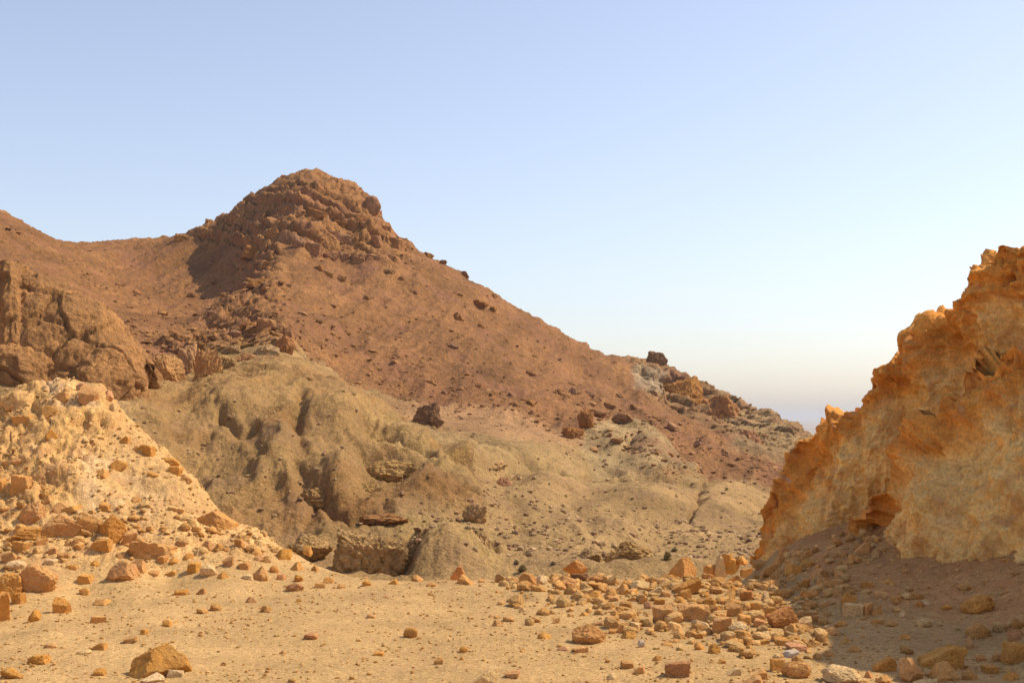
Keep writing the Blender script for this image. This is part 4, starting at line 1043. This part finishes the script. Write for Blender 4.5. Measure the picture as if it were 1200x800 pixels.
scatter('slope_rubble', 4200, wm * (0.3 + patch), (0.01, 0.05), [(0.62, 0.385, 0.14), (0.58, 0.33, 0.11), (0.64, 0.42, 0.18), (0.50, 0.27, 0.085)], 1, 'crumbled stone chips on the pale mound', 'rock_attr', 3, power=2.5)
RED = [(0.33, 0.165, 0.06), (0.30, 0.145, 0.052), (0.37, 0.195, 0.075), (0.26, 0.125, 0.048)]
big_patch = sstep(-0.2, 0.5, fbm(p3 * 0.03, 3, 202))
wf = ((~near) & inview & (y_ < 318)).astype(np.float32)
scatter('scree_stones', 10000, wf * m_mtn * (0.15 + big_patch) * (0.8 + 1.8 * sstep(75, 10, low_edge - py_)), (0.10, 0.48), RED, 1, 'countless brown stones on the mountain scree', 'far_attr', 4, power=3.2, flatten=0.4)
scatter('scree_blocks', 1000, wf * m_mtn * (0.1 + sstep(0.1, 0.5, fbm(p3 * 0.05, 4, 203))) * (0.35 + 2.5 * sstep(85, 15, low_edge - py_) + m_spur * 2), (0.3, 1.0), RED, 2, 'dark rubble bands low on the mountain scree', 'far_attr', 6, power=3.0, flatten=0.38)
TAN = [(0.40, 0.25, 0.12), (0.32, 0.18, 0.09), (0.45, 0.30, 0.15), (0.26, 0.15, 0.075)]
scatter('valley_stones', 5500, wf * (1 - m_mtn) * (1 - 0.7 * m_olive) * (0.12 + big_patch) * sstep(66, 75, y_), (0.06, 0.28), TAN, 1, 'countless small stones over the foothills and valley floor', 'far_attr', 5, power=2.8, flatten=0.6)

# ------------------------------------------------------------------ dry shrubs in the valley
def shrub(px, base, w, h, Y, seed, label):
    r = np.random.default_rng(seed)
    n = 420 if w > 9 else 90
    R = w / F * Y / 2; H = h / F * Y
    V = []; Fc = []
    for k in range(n):
        a = r.uniform(0, 2 * math.pi); e = r.uniform(0.05, 1.0) ** 0.7
        L = r.uniform(0.55, 1.0)
        d = np.array([math.cos(a) * R * math.cos(e * 1.45) * L, math.sin(a) * R * math.cos(e * 1.45) * L, H * math.sin(e * 1.5) * L])
        s = d * r.uniform(0.25, 0.55); t = np.array([-d[1], d[0], r.normal() * 0.2]); t = t / (np.linalg.norm(t) + 1e-6) * R * 0.05
        i = len(V); V += [s - t, s + t, d + t * .6 + r.normal(size=3) * R * .06, d - t * .6]; Fc.append((i, i + 1, i + 2, i + 3))
    me = mesh_np('shrub', np.array(V), np.array(Fc)); p = at(px, base, Y)
    o = add_obj('shrub', me, mat=MAT['shrub'], label=label, cat='shrub', group='dry shrubs in the valley')
    o.location = (p[0], p[1], p[2] - 0.05)
for k, (a, b, w, h, lab) in enumerate([(782, 656, 13, 12, 'round dry shrub left of the upright pitted boulder'), (612, 669, 14, 9, 'greenish dry shrub behind the peaked stone on the lip'),
        (605, 661, 10, 7, 'small dry tuft left of the greenish shrub'), (790, 645, 10, 5, 'low dark tuft above the round dry shrub'), (648, 662, 10, 6, 'pale dry tuft behind the lip in the middle')]):
    shrub(a, b, w, h, hit(a, b, 58, 130), 70 + k, lab)

tr = random.Random(5)
TREF = [(738, 650, 'eroded clay bank'), (818, 590, 'narrow dark gully'), (690, 652, 'low tan crag'), (620, 640, 'flat reddish rock band'), (588, 570, 'dark brown crag'), (735, 525, 'pale olive hillock'),
        (893, 620, 'left tip of the cliff'), (782, 650, 'round dry shrub'), (801, 665, 'upright pitted boulder')]
tuft_used = set()
def tuft_label(px, py):
    for rx, ry, nm in sorted(TREF, key=lambda q: math.hypot(q[0] - px, q[1] - py)):
        dx, dy = px - rx, py - ry
        rel = ('close ' if math.hypot(dx, dy) < 35 else '') + ('above and right of' if dx > 0 and dy < 0 else 'below and right of' if dx > 0 else 'above and left of' if dy < 0 else 'below and left of')
        lab = f'tiny dry valley tuft {rel} the {nm}'
        if lab not in tuft_used:
            tuft_used.add(lab); return lab
    return 'tiny dry tuft among the stones of the valley floor'
for k in range(34):
    a, b = tr.uniform(600, 900), tr.uniform(562, 655)
    shrub(a, b, tr.uniform(4, 8), tr.uniform(2.5, 4.5), hit(a, b, 58, 200), 120 + k, tuft_label(a, b))
# ------------------------------------------------------------------ air between here and the far plain
hz = bpy.data.meshes.new('haze')
bm = bmesh.new(); bmesh.ops.create_cube(bm, size=1.0); bm.to_mesh(hz); bm.free()
ho = add_obj('haze', hz, kind='stuff', label='pale blue haze in the air over the plain')
ho.scale = (181000, 181000, 175); ho.location = (0, 0, -93 + 87.5)
hm = bpy.data.materials.new('haze'); hm.use_nodes = True
hn = hm.node_tree.nodes; hn.remove(hn['Principled BSDF'])
pv = hn.new('ShaderNodeVolumePrincipled'); pv.inputs['Color'].default_value = (0.63, 0.68, 0.75, 1); pv.inputs['Density'].default_value = 0.0001; pv.inputs['Anisotropy'].default_value = 0.3
hm.node_tree.links.new(pv.outputs[0], next(n for n in hn if n.type == 'OUTPUT_MATERIAL').inputs['Volume'])
hz.materials.append(hm)
